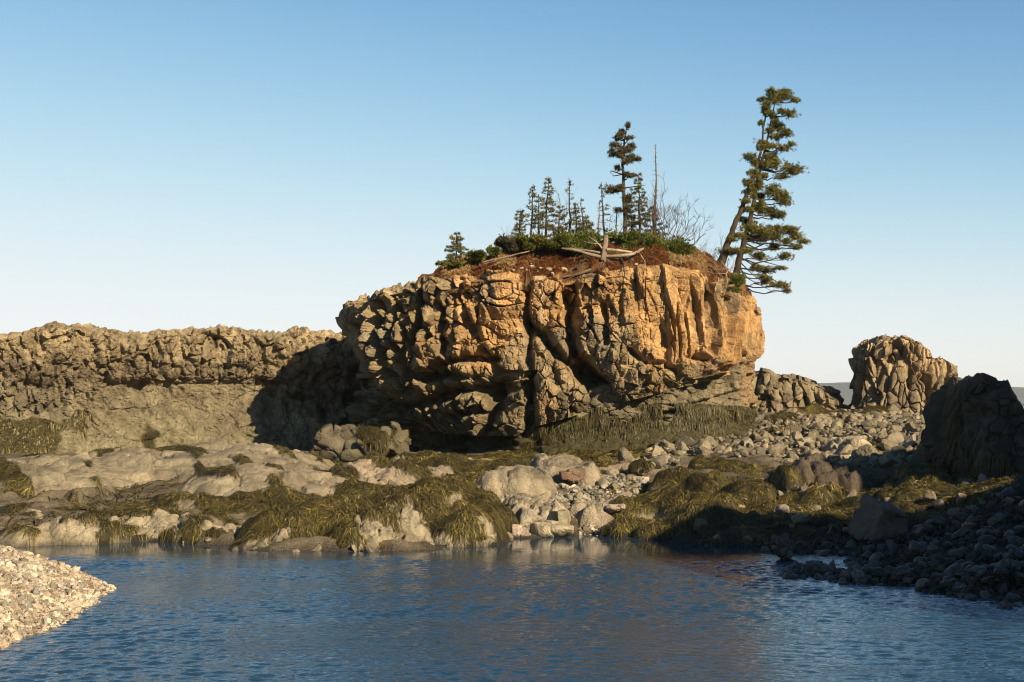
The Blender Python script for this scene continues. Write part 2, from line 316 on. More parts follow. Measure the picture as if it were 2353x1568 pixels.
# ------------------------------------------------------------------ rock masses as height surfaces
def mass(name, label, cat, bumps, seed, rock=(.34, .29, .2), res=.06, weed=0.0, weedthr=0.0, patches=(), rockp=(), scale=(.9, .7, .8), amp=.06, crack=.07, weedscale=.9, dens=60, group=None, stripe=None, sink=.35, noise=.1, lump=.22, tone=1., L=(.10, .27), lift=.035):
    B = []
    for b_ in bumps:
        u, yt, D, hw, ry = b_[:5]; e_ = b_[5] if len(b_) > 5 else .6
        B.append((float(PX(u, D)), D, float(PZ(yt, D)), hw / F * D, ry, e_))
    x0 = min(q[0] - q[3] for q in B) - .3; x1 = max(q[0] + q[3] for q in B) + .3; y0 = min(q[1] - q[4] for q in B) - .3; y1 = max(q[1] + q[4] for q in B) + .3
    xs = np.arange(x0, x1, res); ys = np.arange(y0, y1, res); X, Y = np.meshgrid(xs, ys); Pf = np.stack([X, Y, 0 * X + seed * 3.7], -1)
    g = np.maximum(ground0(X, Y), -.5) - sink; Xw = X + .25 * vn(Pf * .8, seed) + .08 * vn(Pf * 3, seed + 1); Yw = Y + .25 * vn(Pf * .8 + 5, seed + 2) + .08 * vn(Pf * 3 + 7, seed + 3)
    H = g - .6
    for xc, yc, zt, rx, ry, e_ in B:
        r2 = ((Xw - xc) / rx) ** 2 + ((Yw - yc) / ry) ** 2
        hb = g + (zt - g) * np.clip(1 - r2, 0, 1) ** e_ - .5 * np.clip(r2 - 1, 0, 1)
        k = .12; hh = np.clip(.5 + .5 * (hb - H) / k, 0, 1); H = H * (1 - hh) + hb * hh + k * hh * (1 - hh) * .5
    ins = sst(0, .5, H - g); H = H + (lump if weed > 0 else .05) * ins * fbm(Pf * .9, 3, seed + 12) + (lump * .45 if weed > 0 else 0) * ins * vn(Pf * 2.6, seed + 13)
    P_ = np.stack([X, Y, H], -1)
    d1, r1, e1 = blocks(P_, scale, seed, amp, amp * 1.6, crack, .05)
    d2, r2_, e2 = blocks(P_, np.array(scale) * .36, seed + 7, amp * .35, amp * .5, crack * .4, .02)
    nz = fbm(P_ * 1.1, 4, seed + 4)
    # seaweed cover as a 0..1 field
    uu, vv = proj(P_)
    mk = fbm(P_ * weedscale, 4, seed + 5, .6) + weedthr
    if stripe is not None:     # bands that run down the ledge
        q = (X * stripe[0] + Y * stripe[1]); mk = fbm(np.stack([q * stripe[2], (X * stripe[1] - Y * stripe[0]) * .35, 0 * q], -1), 3, seed + 6) + weedthr
    for (pu, pv, ru, rv, wt) in patches: mk = mk + wt * np.exp(-(((uu - pu) / ru) ** 2 + ((vv - pv) / rv) ** 2) ** 2)
    cover = sst(-.05, .1, mk) * (1 if weed > 0 else 0)
    Z = H + ins * ((d1 + d2) * (1 - .65 * cover) + noise * nz) + cover * .05
    c = np.array(rock) * (1 + .22 * nz[..., None]) * (.85 + .3 * r1[..., 1:2]) * (.93 + .14 * r2_[..., 2:3]) * tone
    c = c * (1 - cover[..., None]) + np.array([.05, .042, .014]) * cover[..., None]
    c = c * (1 - .6 * (1 - sst(.02, .14, Z))[..., None])
    Fc = gridfaces(len(ys), len(xs)); keep = (H - g > -.05).ravel(); Fc = Fc[keep[Fc].any(1)]
    used = np.zeros(X.size, bool); used[Fc] = True; idx = np.cumsum(used) - 1
    V = np.stack([X, Y, Z], -1).reshape(-1, 3)[used]
    xm, ym = float((x0 + x1) / 2), float((y0 + y1) / 2)
    if weed > 0:
        root = empty(name, (xm, ym, float(ground(np.array([xm]), np.array([ym]))[0])))
        mesh("rock", V, idx[Fc], M_ledge, root, c.reshape(-1, 3)[used])
        zf = sampler(xs, ys, Z)
        ok = (cover > .5) & (H > g + .12) & (Z > .13); jj, ii = np.nonzero(ok); area = len(ii) * res * res; nst = int(area * dens * weed * 4.2)
        if nst > 10:
            k = rng.integers(0, len(ii), nst); x = xs[ii[k]] + rng.uniform(-.5, .5, nst) * res; y = ys[jj[k]] + rng.uniform(-.5, .5, nst) * res
            lay_weed("seaweed", x, y, zf, root, lift=lift, L=L)
    else: root = mesh(name, V, idx[Fc], M_ledge, None, c.reshape(-1, 3)[used])
    tag(root, label, cat, group); return root

# ------------------------------------------------------------------ boulders
def ico(sub):
    import bmesh
    b_ = bmesh.new(); bmesh.ops.create_icosphere(b_, subdivisions=sub, radius=1); b_.verts.ensure_lookup_table()
    v = np.array([q.co[:] for q in b_.verts]); f = np.array([[q.index for q in g_.verts] for g_ in b_.faces]); b_.free(); return v, f
ICO = {k: ico(k) for k in (1, 2, 3, 6)}
def poly_shape(v, planes, p=14):
    s = 0
    for nrm, d in planes:
        nrm = np.array(nrm, float); nrm /= np.linalg.norm(nrm); s = s + np.clip(v @ nrm / d, 0, None) ** p
    return v * (s ** (-1 / p))[:, None]
def rand_planes(r_, n=12, lo=.72, hi=1.05):
    q = r_.normal(size=(n, 3)); pl = [(k, r_.uniform(lo, hi)) for k in q]
    return pl + [(k, 1.05) for k in ([1, 0, 0], [-1, 0, 0], [0, 1, 0], [0, -1, 0], [0, 0, 1], [0, 0, -1])]
def boulder(name, label, cat, u, y0, y1, D, hw, ry, seed, planes=None, rock=(.36, .31, .22), p=16, amp=.05, scale=(.6, .6, .6), rot=0, weed=0, group=None, crack=.04, mat=None, pals=None, weedmask=None, rough=.03):
    r_ = np.random.default_rng(seed); v, f = ICO[6]
    zt, zb = float(PZ(y0, D)), float(PZ(y1, D)); rx = hw / F * D; c_ = np.array([float(PX(u, D)), D, (zt + zb) / 2]); rz = (zt - zb) / 2
    V = poly_shape(v, planes or rand_planes(r_), p); V = V / np.abs(V).max(0) * [rx, ry, rz]
    ca, sa = math.cos(rot), math.sin(rot); V[:, :2] = V[:, :2] @ np.array([[ca, sa], [-sa, ca]])
    Pw = V + c_; nr = V / [rx, ry, rz] / [rx, ry, rz]; nr /= np.linalg.norm(nr, axis=1, keepdims=True)
    d1, r1, e1 = blocks(Pw, scale, seed, amp, amp * 1.4, crack, .03); nz = fbm(Pw * 2.2, 4, seed + 3)
    Pw = Pw + nr * (d1 + rough * nz)[:, None]
    col = np.array(rock) * (1 + .2 * nz[:, None]) * (.85 + .3 * r1[:, 1:2]); col = col * (1 - .5 * (1 - sst(.02, .12, Pw[:, 2]))[:, None])
    if weed:
        root = empty(name, (c_[0], c_[1], zb)); mk = fbm(Pw * 1.3, 3, seed + 9) + .5 * (nr[:, 2]) + (weed - 1)
        if weedmask is not None: mk = weedmask(Pw, nr, mk)
        cov = sst(0, .15, mk); col = col * (1 - cov[:, None]) + np.array([.05, .042, .014]) * cov[:, None]
        mesh("rock", Pw, f, mat or M_ledge, root, col)
        tri = Pw[f]; ar = np.linalg.norm(np.cross(tri[:, 1] - tri[:, 0], tri[:, 2] - tri[:, 0]), axis=1) / 2; wgt = ar * (cov[f].mean(1) > .5)
        if wgt.sum() > .02: hang("seaweed", tri, nr[f].mean(1), wgt, int(wgt.sum() * 420), root, L=(.1, .3), wd=(.01, .02), pal=WEED * .7)
    else: root = mesh(name, Pw, f, mat or M_ledge, None, col)
    return tag(root, label, cat, group)
def hang(name, tri, nr, wgt, n, parent, L=(.2, .55), wd=(.02, .045), pal=None, out=.5):
    pr = wgt / wgt.sum(); k = rng.choice(len(tri), n, p=pr); b_ = rng.dirichlet([1, 1, 1], n)
    P0 = (tri[k] * b_[..., None]).sum(1); N_ = nr[k]; N_ = N_ / (np.linalg.norm(N_, axis=1, keepdims=True) + 1e-9)
    g_ = np.array([0, 0, -1.]); tn = g_ - N_ * (N_ @ g_)[:, None]
    D_ = tn + N_ * rng.uniform(.05, out, (n, 1)) * .6 + rng.normal(0, .12, (n, 3))
    V, Fc, C = strands(P0 + N_ * .015, D_, N_, rng.uniform(*L, n), rng.uniform(*wd, n), None, 0, 3, droop=.25, col=pal, wob=.2)
    return mesh(name, V, Fc, M_weed, parent, C, smooth=False)

# ------------------------------------------------------------------ cliffs: lofted footprints
def resample(P, n, dens=None):
    P = np.array(P, float)
    for _ in range(3):
        Q = np.empty((2 * len(P), 2)); Nx = np.roll(P, -1, 0); Q[0::2] = .75 * P + .25 * Nx; Q[1::2] = .25 * P + .75 * Nx; P = Q
    C_ = np.vstack([P, P[:1]]); sg = np.linalg.norm(np.diff(C_, axis=0), axis=1); mid_ = (C_[1:] + C_[:-1]) / 2
    wt = sg * (dens(mid_) if dens else 1); s = np.r_[0, np.cumsum(wt)]; q = np.linspace(0, s[-1], n, endpoint=False)
    return np.stack([np.interp(q, s, C_[:, 0]), np.interp(q, s, C_[:, 1])], 1)
def carve(P, strokes):
    u, v = proj(P); out = np.zeros(P.shape[:-1])
    for pts, w_, dep in strokes:
        pts = np.array(pts, float); best = np.full(u.shape, 1e9)
        for a_, b_ in zip(pts[:-1], pts[1:]):
            ab = b_ - a_; t_ = np.clip(((u - a_[0]) * ab[0] + (v - a_[1]) * ab[1]) / (ab @ ab), 0, 1)
            best = np.minimum(best, np.hypot(u - a_[0] - t_ * ab[0], v - a_[1] - t_ * ab[1]))
        out = out + dep * np.exp(-(best / w_) ** 2)
    return out
def cliff(name, ring, zb, zt, nu, nv, ncap, disp, colr, front, mat, parent=None, prof=None, capz=None, D0=None):
    rg = resample(ring, nu, lambda m_: np.where(m_[:, 1] < front, 1.0, .22))
    tn = np.roll(rg, -1, 0) - np.roll(rg, 1, 0); nn = np.stack([tn[:, 1], -tn[:, 0]], 1)
    cen = rg.mean(0)
    ar = np.sum(rg[:, 0] * np.roll(rg[:, 1], -1) - np.roll(rg[:, 0], -1) * rg[:, 1])
    if ar < 0: nn = -nn
    nn /= np.linalg.norm(nn, axis=1, keepdims=True)
    for _ in range(6): nn = (np.roll(nn, 1, 0) + nn * 2 + np.roll(nn, -1, 0)); nn /= np.linalg.norm(nn, axis=1, keepdims=True)
    v = np.linspace(0, 1, nv)[:, None]; Zb = zb(rg[:, 0], rg[:, 1])[None]; Zt = zt(rg[:, 0], rg[:, 1])[None]; Z = Zb + (Zt - Zb) * v
    X = np.broadcast_to(rg[:, 0][None], Z.shape).copy(); Y = np.broadcast_to(rg[:, 1][None], Z.shape).copy()
    o = (prof(X, Y, Z, v) if prof else 0) - .28 * sst(.93, 1.0, v) ** 2 * np.ones_like(Z)
    X = X + nn[:, 0] * o; Y = Y + nn[:, 1] * o
    P_ = np.stack([X, Y, Z], -1); Nm = np.stack([np.broadcast_to(nn[:, 0], Z.shape), np.broadcast_to(nn[:, 1], Z.shape), .6 * sst(.93, 1, v) * np.ones_like(Z)], -1); Nm /= np.linalg.norm(Nm, axis=-1, keepdims=True)
    caps = []
    for k in range(1, ncap + 1):
        t_ = k / ncap; cx = rg[:, 0] + (cen[0] - rg[:, 0]) * t_ * .25; yb = (rg[:, 1].min() + rg[:, 1].max()) / 2
        cx = X[-1] * (1 - .15 * t_) + cen[0] * .15 * t_; cy = Y[-1] * (1 - t_) + yb * t_
        caps.append(np.stack([cx, cy, zt(cx, cy) - .0 * t_], -1))
    if caps:
        P_ = np.concatenate([P_, np.array(caps)]); Nm = np.concatenate([Nm, np.broadcast_to(np.array([0, 0, 1.]), (ncap, nu, 3))])
    d, aux = disp(P_); topf = np.r_[sst(.9, 1, v[:, 0]), np.ones(ncap)][:, None]; d = d * (1 - .45 * topf); d = np.where(topf > .5, np.clip(d, -.3, .22), d); P2 = P_ + Nm * d[..., None]
    c = colr(P_, aux)
    Fc = gridfaces(len(P_), nu, True)
    if ar < 0: Fc = Fc[:, ::-1]
    ob = mesh(name, P2, Fc, mat, parent, c.reshape(-1, 3), smooth=False); return ob, P2, Nm, Fc

def ringpts(front, back): return [(float(PX(u, D)), D) for u, D in front] + [(float(PX(u, D)), D) for u, D in back]
def zfun(tab, D=None):
    """skyline table in photo pixels -> height over X at its own footprint depth"""
    t = np.array(tab, float)
    def f(X, Y):
        Dd = D(X) if callable(D) else D
        return PZ(np.interp(CX + X / Dd * F, t[:, 0], t[:, 1]), Dd)
    return f

# --- the sea stack
stack = empty("sea_stack", (1.5, 60, 1.4)); tag(stack, "massive tan and orange basalt rock stack topped with soil and conifers", "sea stack")
SF = [(783, 62.5), (788, 60.4), (806, 58.9), (850, 58.0), (950, 57.3), (1070, 56.8), (1200, 56.3), (1330, 56.4), (1450, 55.8), (1600, 56.0), (1680, 56.8), (1726, 58.6), (1746, 61.5)]
SB = [(1740, 65), (1600, 68), (1300, 69), (1000, 68), (820, 66)]
frontD = lambda X: np.interp(X, [PX(a_, b_) for a_, b_ in SF], [b_ for a_, b_ in SF])
top_t = [(770, 696), (791, 690), (830, 678), (870, 664), (930, 650), (980, 640), (1030, 628), (1100, 625), (1200, 630), (1290, 638), (1370, 625), (1450, 610), (1530, 610), (1600, 612), (1640, 636), (1700, 648), (1725, 672), (1742, 700), (1756, 745)]
bot_t = [(770, 900), (800, 935), (840, 965), (900, 985), (1000, 1000), (1180, 1004), (1215, 985), (1290, 965), (1380, 938), (1560, 893), (1690, 862), (1740, 838), (1760, 825)]
szt = zfun(top_t, lambda X: frontD(X)); szb = zfun(bot_t, lambda X: frontD(X))
carves = [([(1205, 640), (1216, 760), (1222, 900), (1214, 985)], 9, .55), ([(1306, 640), (1308, 700), (1312, 790), (1340, 850), (1375, 890)], 13, .9), ([(1335, 850), (1375, 900), (1385, 935), (1360, 955)], 24, 1.1), ([(1215, 900), (1216, 990)], 13, .7), ([(840, 720), (838, 790)], 7, .4), ([(900, 700), (893, 760)], 6, .4), ([(1010, 700), (1000, 760), (1015, 800)], 8, .45), ([(1030, 960), (1100, 940)], 9, .6), ([(960, 870), (1010, 862), (1090, 866)], 8, .5), ([(880, 800), (860, 880)], 8, .6),
          ([(1216, 745), (1275, 800), (1320, 850), (1370, 905)], 12, .8), ([(965, 670), (955, 740), (935, 800)], 8, .5), ([(860, 690), (850, 780), (880, 860), (930, 900)], 9, .5),
          ([(1000, 838), (1070, 826), (1135, 824)], 9, .6), ([(870, 945), (960, 925), (1060, 895), (1160, 880)], 13, .9), ([(1120, 905), (1170, 895), (1206, 880)], 9, .7),
          ([(1110, 990), (1130, 940), (1125, 900)], 14, .8), ([(800, 760), (815, 840), (850, 940), (905, 985)], 16, 1.0), ([(905, 800), (925, 870), (1010, 850)], 11, .6),
          ([(1440, 800), (1480, 830), (1560, 850)], 7, .35), ([(1600, 820), (1660, 845), (1735, 850)], 8, .3), ([(1385, 700), (1395, 790)], 8, .35), ([(1060, 700), (1085, 760)], 9, .35), ([(1640, 640), (1636, 700)], 8, .4)]
def stack_disp(P_):
    u, v = proj(P_); right = sst(1400, 1480, u) * (1 - sst(790, 850, v)); mid_ = sst(1190, 1240, u) * (1 - right); left = 1 - sst(1130, 1220, u)
    big_, rb, eb = blocks(P_, (1.4, 1.4, 2.3), 3, .22, .20, .12, .03, .2)
    Pl = P_ + np.stack([.22 * P_[..., 2], 0 * P_[..., 0], 0 * P_[..., 0]], -1) * left[..., None]; md, rm, em = blocks(Pl, (.46, .6, .66), 4, .155, .25, .18, .02, .14)
    sm, rs, es = blocks(P_, (.2, .2, .25), 8, .035, .055, .05, .01, .18)
    Pc = P_ + np.stack([.35 * vn(P_ * [.4, .4, .22], 60), 0 * P_[..., 0], 0 * P_[..., 0]], -1)
    colm, rc, ec = blocks(Pc, (.5, 2.2, 3.6), 12, .08, .22, .09, .01, .14)
    d = big_ * (.55 + .45 * left - .2 * right) + md * (.85 + .45 * left - .68 * right) + sm * (1 - .55 * right) + colm * right * 1.1 + .12 * fbm(P_ * .6, 3, 15) + .03 * fbm(P_ * 4, 3, 16)
    d = d - 1.5 * carve(P_ + .12 * np.stack([vn(P_ * 2.2, 91), 0 * P_[..., 0], vn(P_ * 2.2, 92)], -1), carves) * (P_[..., 1] < 64)
    d = d * (.35 + .65 * sst(PX(785, 61.5), PX(860, 60), P_[..., 0]))
    low = sst(850, 930, v); d = d - .2 * low * left - .16 * left * sst(.0, .5, vn(P_ * [.9, .9, .7], 77))
    return d, (rb, rm, rs, rc, em, right)
def stack_col(P_, aux):
    rb, rm, rs, rc, em, right = aux; u, v = proj(P_)
    c = np.array([.38, .30, .175]) * np.ones(P_.shape)
    n1 = fbm(P_ * [.7, .7, .35], 4, 41); n2 = fbm(P_ * [1.6, 1.6, .5], 4, 43)
    org = sst(-.25, .35, n1 * .6 + .75 * (1 - sst(640, 800, v)) * sst(1000, 1120, u) + .35 * right - .45 * sst(820, 900, v) - .35 * (1 - sst(900, 1050, u)))
    c = c * (1 - org[..., None]) + np.array([.57, .355, .155]) * org[..., None]
    tan = (sst(-.1, .5, n2) * (1 - sst(780, 880, v)))[..., None]; c = c * (1 - .4 * tan) + np.array([.44, .32, .18]) * .4 * tan
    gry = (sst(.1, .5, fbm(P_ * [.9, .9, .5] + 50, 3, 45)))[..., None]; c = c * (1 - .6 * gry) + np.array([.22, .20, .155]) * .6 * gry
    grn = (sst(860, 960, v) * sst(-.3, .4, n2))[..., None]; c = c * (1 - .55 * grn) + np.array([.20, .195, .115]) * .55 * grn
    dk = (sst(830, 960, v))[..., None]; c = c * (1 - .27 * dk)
    stk = sst(.55, .8, fbm(P_ * [5, 2, .5], 3, 47)) * sst(1180, 1210, u) * (1 - sst(1310, 1330, u)) * (1 - sst(740, 800, v)); c = c * (1 - .7 * stk[..., None]) + np.array([.75, .62, .42]) * .7 * stk[..., None]
    return c * (.78 + .44 * rm[..., 1:2]) * (.88 + .24 * rs[..., 2:3]) * (.9 + .2 * rb[..., 2:3])
def sprof(X, Y, Z, v):
    lf = 1 - sst(PX(900, 60), PX(1130, 58), X)
    return -2.2 * lf * (1 - np.clip(v, 0, 1)) ** 3.2 - .35 * (1 - sst(0, .12, v)) * np.ones_like(Z) + .10 * np.sin(np.clip(v, 0, 1) * 3.14) * np.ones_like(Z)
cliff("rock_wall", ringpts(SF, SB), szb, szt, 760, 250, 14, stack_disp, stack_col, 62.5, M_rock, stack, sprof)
# its recessed foot
BF = [(812, 63.6), (830, 62.4), (900, 61.2), (1000, 60.2), (1150, 58.9), (1230, 57.2), (1400, 56.7), (1560, 56.6), (1660, 57.2), (1712, 59), (1728, 61.5)]
def foot_disp(P_):
    u, v = proj(P_); b1, r1, _ = blocks(P_, (1.3, 1.2, .55), 21, .2, .3, .14, .08, .4); b2, r2, e2 = blocks(P_, (.5, .5, .26), 22, .09, .12, .09, .04, .4); left = 1 - sst(1180, 1260, u)
    d = b1 * (.35 + 1.1 * left) + b2 * (.45 + 1.0 * left) + .05 * fbm(P_ * 2, 3, 23) - carve(P_, [([(1210, 1000), (1300, 985), (1420, 975), (1560, 945)], 5, .2), ([(1500, 960), (1600, 930), (1700, 900)], 5, .25), ([(900, 1020), (1060, 1010), (1160, 1025)], 9, .6)])
    return d, (r1, r2, left)
fmask = lambda u, v, q: (fbm(q * [1.1, 1.1, .5], 3, 88) + .35 + .9 * sst(945, 1000, v) - 1.2 * (1 - sst(1170, 1230, u)) + .6 * sst(1480, 1560, u) + .4 * vn(q * [2.6, 2.6, .8], 31) > .30) * (v > 925 + np.abs(u - 1560) * .06)
def foot_col(P_, aux):
    r1, r2, left = aux; n1 = fbm(P_ * 1.1, 3, 25); u, v = proj(P_)
    c = np.array([.22, .19, .12]) * (1 + .3 * n1[..., None]) * (.8 + .4 * r2[..., 1:2]); g_ = sst(940, 1000, v)[..., None] * .6
    c = c * (1 - g_) + np.array([.17, .165, .09]) * g_ * (.8 + .4 * r2[..., 1:2])
    o_ = sst(1690, 1720, u)[..., None] * (1 - sst(930, 960, v))[..., None]; c = c * (1 - .6 * o_) + np.array([.45, .3, .15]) * .6 * o_; w_ = (fmask(u, v, P_) > 0)[..., None] * .85; return c * (1 - w_) + np.array([.05, .045, .014]) * w_
foot, FP, FN, FFc = cliff("rock_foot", ringpts(BF, [(1700, 64), (1300, 66), (900, 65)]), lambda X, Y: 0 * X + .7, lambda X, Y: szb(X, Y) + .9, 620, 120, 4, foot_disp, foot_col, 62, M_rock, stack,
      lambda X, Y, Z, v: 2.4 * (1 - sst(0, .55, v)) ** 1.6 * np.ones_like(Z) * sst(PX(1100, 58), PX(1300, 58), X) + .1)
def hang_on(parent, P2, Nm, Fc, maskf, dens, name="seaweed", **k):
    Vv = P2.reshape(-1, 3); tri = Vv[Fc[:, :3]]; nr = Nm.reshape(-1, 3)[Fc[:, 0]]; u, v = proj(tri.mean(1)); ar = np.linalg.norm(np.cross(tri[:, 1] - tri[:, 0], tri[:, 2] - tri[:, 0]), axis=1)
    wgt = ar * maskf(u, v, tri.mean(1)) * (nr[:, 1] < .3); return hang(name, tri, nr, wgt, int(wgt.sum() * dens), parent, **k)
WP = np.array([[.07, .055, .014], [.13, .10, .028], [.19, .15, .045], [.24, .19, .065], [.10, .08, .03]])
hang_on(stack, FP, FN, FFc, lambda u, v, q: fmask(u, v, q) * 1.0, 620, L=(.12, .42), wd=(.009, .022), pal=WP * np.array([.62, .66, .55]), out=.35)

# soil cap
crest = np.array([(960, 650), (1005, 622), (1030, 606), (1060, 597), (1110, 592), (1150, 582), (1200, 574), (1300, 566), (1400, 562), (1500, 566), (1600, 588), (1650, 604), (1700, 640), (1730, 678), (1745, 720)], float)
xs = np.arange(PX(960, 58), PX(1750, 60), .07); ys = np.arange(55.8, 67, .08); X, Y = np.meshgrid(xs, ys); fD = frontD(X); Pf = np.stack([X, Y, 0 * X], -1)
zc = PZ(np.interp(CX + X / 60.5 * F, crest[:, 0], crest[:, 1]), 60.5); z0 = szt(X, Y)
jt = np.clip(.5 + .55 * fbm(Pf * 1.6, 3, 5), .12, 2); tt = np.clip((Y - fD - jt) / 3.4, 0, 1); Z = z0 + (zc - z0) * (tt ** .75) - .55 * (1 - sst(0, .03, tt)) - np.clip(Y - 62, 0, 9) * .25
Z = Z + .22 * fbm(Pf * 1.3, 4, 6) + .10 * fbm(Pf * 4, 3, 7); Zs = Z
n1 = fbm(Pf * 1.2, 3, 8); c = np.array([.19, .09, .038]) * (1 + .6 * n1[..., None]); st_ = sst(.1, .5, fbm(Pf * 1.7 + 5, 3, 9))[..., None]; c = c * (1 - st_ * .6) + np.array([.30, .19, .09]) * .6 * st_
tn_ = sst(.0, .5, fbm(Pf * 2.6 + 9, 3, 19))[..., None]; c = c * (1 - .5 * tn_) + np.array([.34, .18, .075]) * .5 * tn_; lo_ = (1 - sst(.0, .35, tt))[..., None]; c = c * (1 - .45 * lo_) + np.array([.30, .15, .06]) * .45 * lo_
Fc = gridfaces(len(ys), len(xs)); keep = ((Y > fD + .05) & (Y < 66.5)).ravel(); Fc = Fc[keep[Fc].all(1)]
mesh("soil_cap", np.stack([X, Y, Z], -1), Fc, M_soil, stack, c.reshape(-1, 3)); soil = sampler(xs, ys, Zs)

# --- long wall on the left
WF = [(-420, 58), (-150, 60.5), (60, 61), (200, 62.5), (420, 64.5), (640, 66), (800, 68), (1150, 71)]
wD = lambda X: np.interp(X, [PX(a_, b_) for a_, b_ in WF], [b_ for a_, b_ in WF])
wall_t = [(-400, 780), (-30, 772), (0, 766), (60, 757), (105, 747), (130, 743), (180, 745), (200, 757), (250, 756), (300, 766), (350, 760), (430, 754), (540, 754), (600, 768), (640, 767), (680, 758), (740, 760), (780, 768), (1000, 775), (1200, 800)]
wzt = zfun(wall_t, lambda X: wD(X))
def wprof(X, Y, Z, v):
    u, y = proj(np.stack([X, Y, Z], -1)); pan = sst(180, 260, u) * (1 - sst(630, 680, u))
    return -.45 * pan * sst(866, 884, y) * (1 - sst(884, 1040, y)) + 1.0 * sst(900, 1060, y) ** 1.4 + 1.6 * (1 - sst(60, 260, u)) * sst(880, 1080, y) + .4 * np.exp(-((y - 800) / 60) ** 2)
def wdisp(P_):
    u, v = proj(P_); pan = sst(200, 270, u) * (1 - sst(620, 680, u)) * sst(868, 886, v); pan = np.maximum(pan, sst(930, 990, v) * .8)
    b1, r1, _ = blocks(P_, (1.2, 1.2, 1.3), 31, .16, .22, .1, .08, .25); b2, r2, e2 = blocks(P_, (.38, .44, .80), 32, .10, .18, .13, .06, .25); b3, r3, _ = blocks(P_, (.22, .22, .28), 33, .03, .05, .035, .03, .4)
    return (b1 * .75 + b2) * (1 - .9 * pan) + pan * blocks(P_, (2.2, 2, 1.1), 34, .05, .06, .07, .02, .35)[0] + b3 * (1 - .3 * pan) - carve(P_, [([(664, 930), (668, 960), (682, 985)], 3, .14), ([(640, 1000), (655, 1030)], 3, .14), ([(330, 905), (345, 950), (340, 985)], 3, .10), ([(520, 990), (545, 1020)], 3, .10), ([(430, 900), (425, 935)], 2.5, .08)]) + .08 * fbm(P_ * 1.5, 4, 35) + .07 * pan * fbm(P_ * 3.5, 4, 36) - .05 * pan * sst(.25, .5, fbm(P_ * [2.2, 2.2, 1.3], 3, 38)), (r1, r2, r3, pan)
def wcol(P_, aux):
    r1, r2, r3, pan = aux; u, v = proj(P_); n1 = fbm(P_ * .8, 4, 37)
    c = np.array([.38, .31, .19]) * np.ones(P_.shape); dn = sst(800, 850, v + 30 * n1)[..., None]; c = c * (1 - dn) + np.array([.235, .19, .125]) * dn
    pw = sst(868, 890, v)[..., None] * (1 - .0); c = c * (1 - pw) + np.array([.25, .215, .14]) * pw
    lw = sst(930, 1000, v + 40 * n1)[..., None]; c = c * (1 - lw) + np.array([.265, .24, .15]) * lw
    wm = sst(-.1, .1, fbm(P_ * [.9, .9, .6], 3, 89) + .55 - 1.3 * sst(40, 260, u) - 1.6 * (1 - sst(930, 1010, v + .25 * u)))[..., None]
    c = c * (1 + .16 * n1[..., None]) * (1 + (.4 * r2[..., 1:2] - .2) * (1 - .7 * pan[..., None])) * (.92 + .16 * r3[..., 2:3])
    return c * (1 - wm) + np.array([.06, .05, .016]) * wm
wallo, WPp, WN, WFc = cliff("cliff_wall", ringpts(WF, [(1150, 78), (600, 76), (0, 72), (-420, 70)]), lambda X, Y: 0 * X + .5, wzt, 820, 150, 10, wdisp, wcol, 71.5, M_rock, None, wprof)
wroot = empty("rock_cliff", (-13, 64, 1)); tag(wroot, "long low basalt cliff with knobbly top left of the tree-topped stack", "cliff")
wallo.parent = wroot; wallo.matrix_parent_inverse = wroot.matrix_world.inverted()
hang_on(wroot, WPp, WN, WFc, lambda u, v, q: (fbm(q * [.9, .9, .6], 3, 89) + .55 - 1.3 * sst(40, 260, u) - 1.6 * (1 - sst(930, 1010, v + .25 * u)) > 0) * (u < 330) * (v > 900) * 1.0, 260, L=(.3, .8), wd=(.02, .045))

# --- ridge and small stack on the right
RF = [(1690, 76), (1730, 73.5), (1800, 73), (1900, 73), (1935, 73.8), (1955, 75)]
rzt = zfun([(1680, 850), (1735, 849), (1765, 851), (1790, 862), (1830, 864), (1870, 880), (1900, 888), (1925, 893), (1936, 912), (1948, 938), (1960, 945)], 73.5)
def rdisp(P_):
    b1, r1, _ = blocks(P_, (1.2, 1.2, 1.2), 51, .2, .28, .12, .1, .4); b2, r2, _ = blocks(P_, (.5, .5, .55), 52, .09, .12, .09, .06, .4); return b1 + b2 + .05 * fbm(P_ * 2, 3, 53), (r1, r2)
def rcol(P_, aux): return np.array([.255, .215, .14]) * (1 + .25 * fbm(P_, 3, 54)[..., None]) * (.8 + .4 * aux[1][..., 1:2])
o, *_ = cliff("rock_ridge", ringpts(RF, [(1955, 79), (1800, 80), (1690, 79)]), lambda X, Y: 0 * X + 1.8, rzt, 300, 60, 8, rdisp, rcol, 76, M_rock, None, lambda X, Y, Z, v: .9 * (1 - v) * np.ones_like(Z))
tag(o, "low brown rock ridge running right from behind the tree-topped stack", "rock ridge")
KF = [(1962, 74), (1972, 72.3), (1995, 71.2), (2060, 70.3), (2140, 70.3), (2204, 71), (2232, 72.5), (2238, 74)]
kzt = zfun([(1950, 890), (1962, 862), (1968, 815), (1975, 800), (2000, 787), (2030, 776), (2060, 770), (2085, 776), (2110, 790), (2135, 803), (2143, 825), (2165, 820), (2185, 832), (2203, 842), (2215, 872), (2228, 905)], 70.9)
def kdisp(P_):
    u, v = proj(P_); b1, r1, _ = blocks(P_, (.85, .9, 2.6), 61, .18, .13, .2, .08, .2); b2, r2, _ = blocks(P_, (.42, .45, .8), 62, .08, .12, .12, .05, .22)
    return b1 + b2 + .04 * fbm(P_ * 2.5, 3, 63) - carve(P_, [([(2128, 860), (2140, 935)], 6, .5), ([(2150, 830), (2130, 870), (2095, 890)], 6, .4), ([(1990, 860), (2003, 900)], 5, .3)]), (r1, r2)
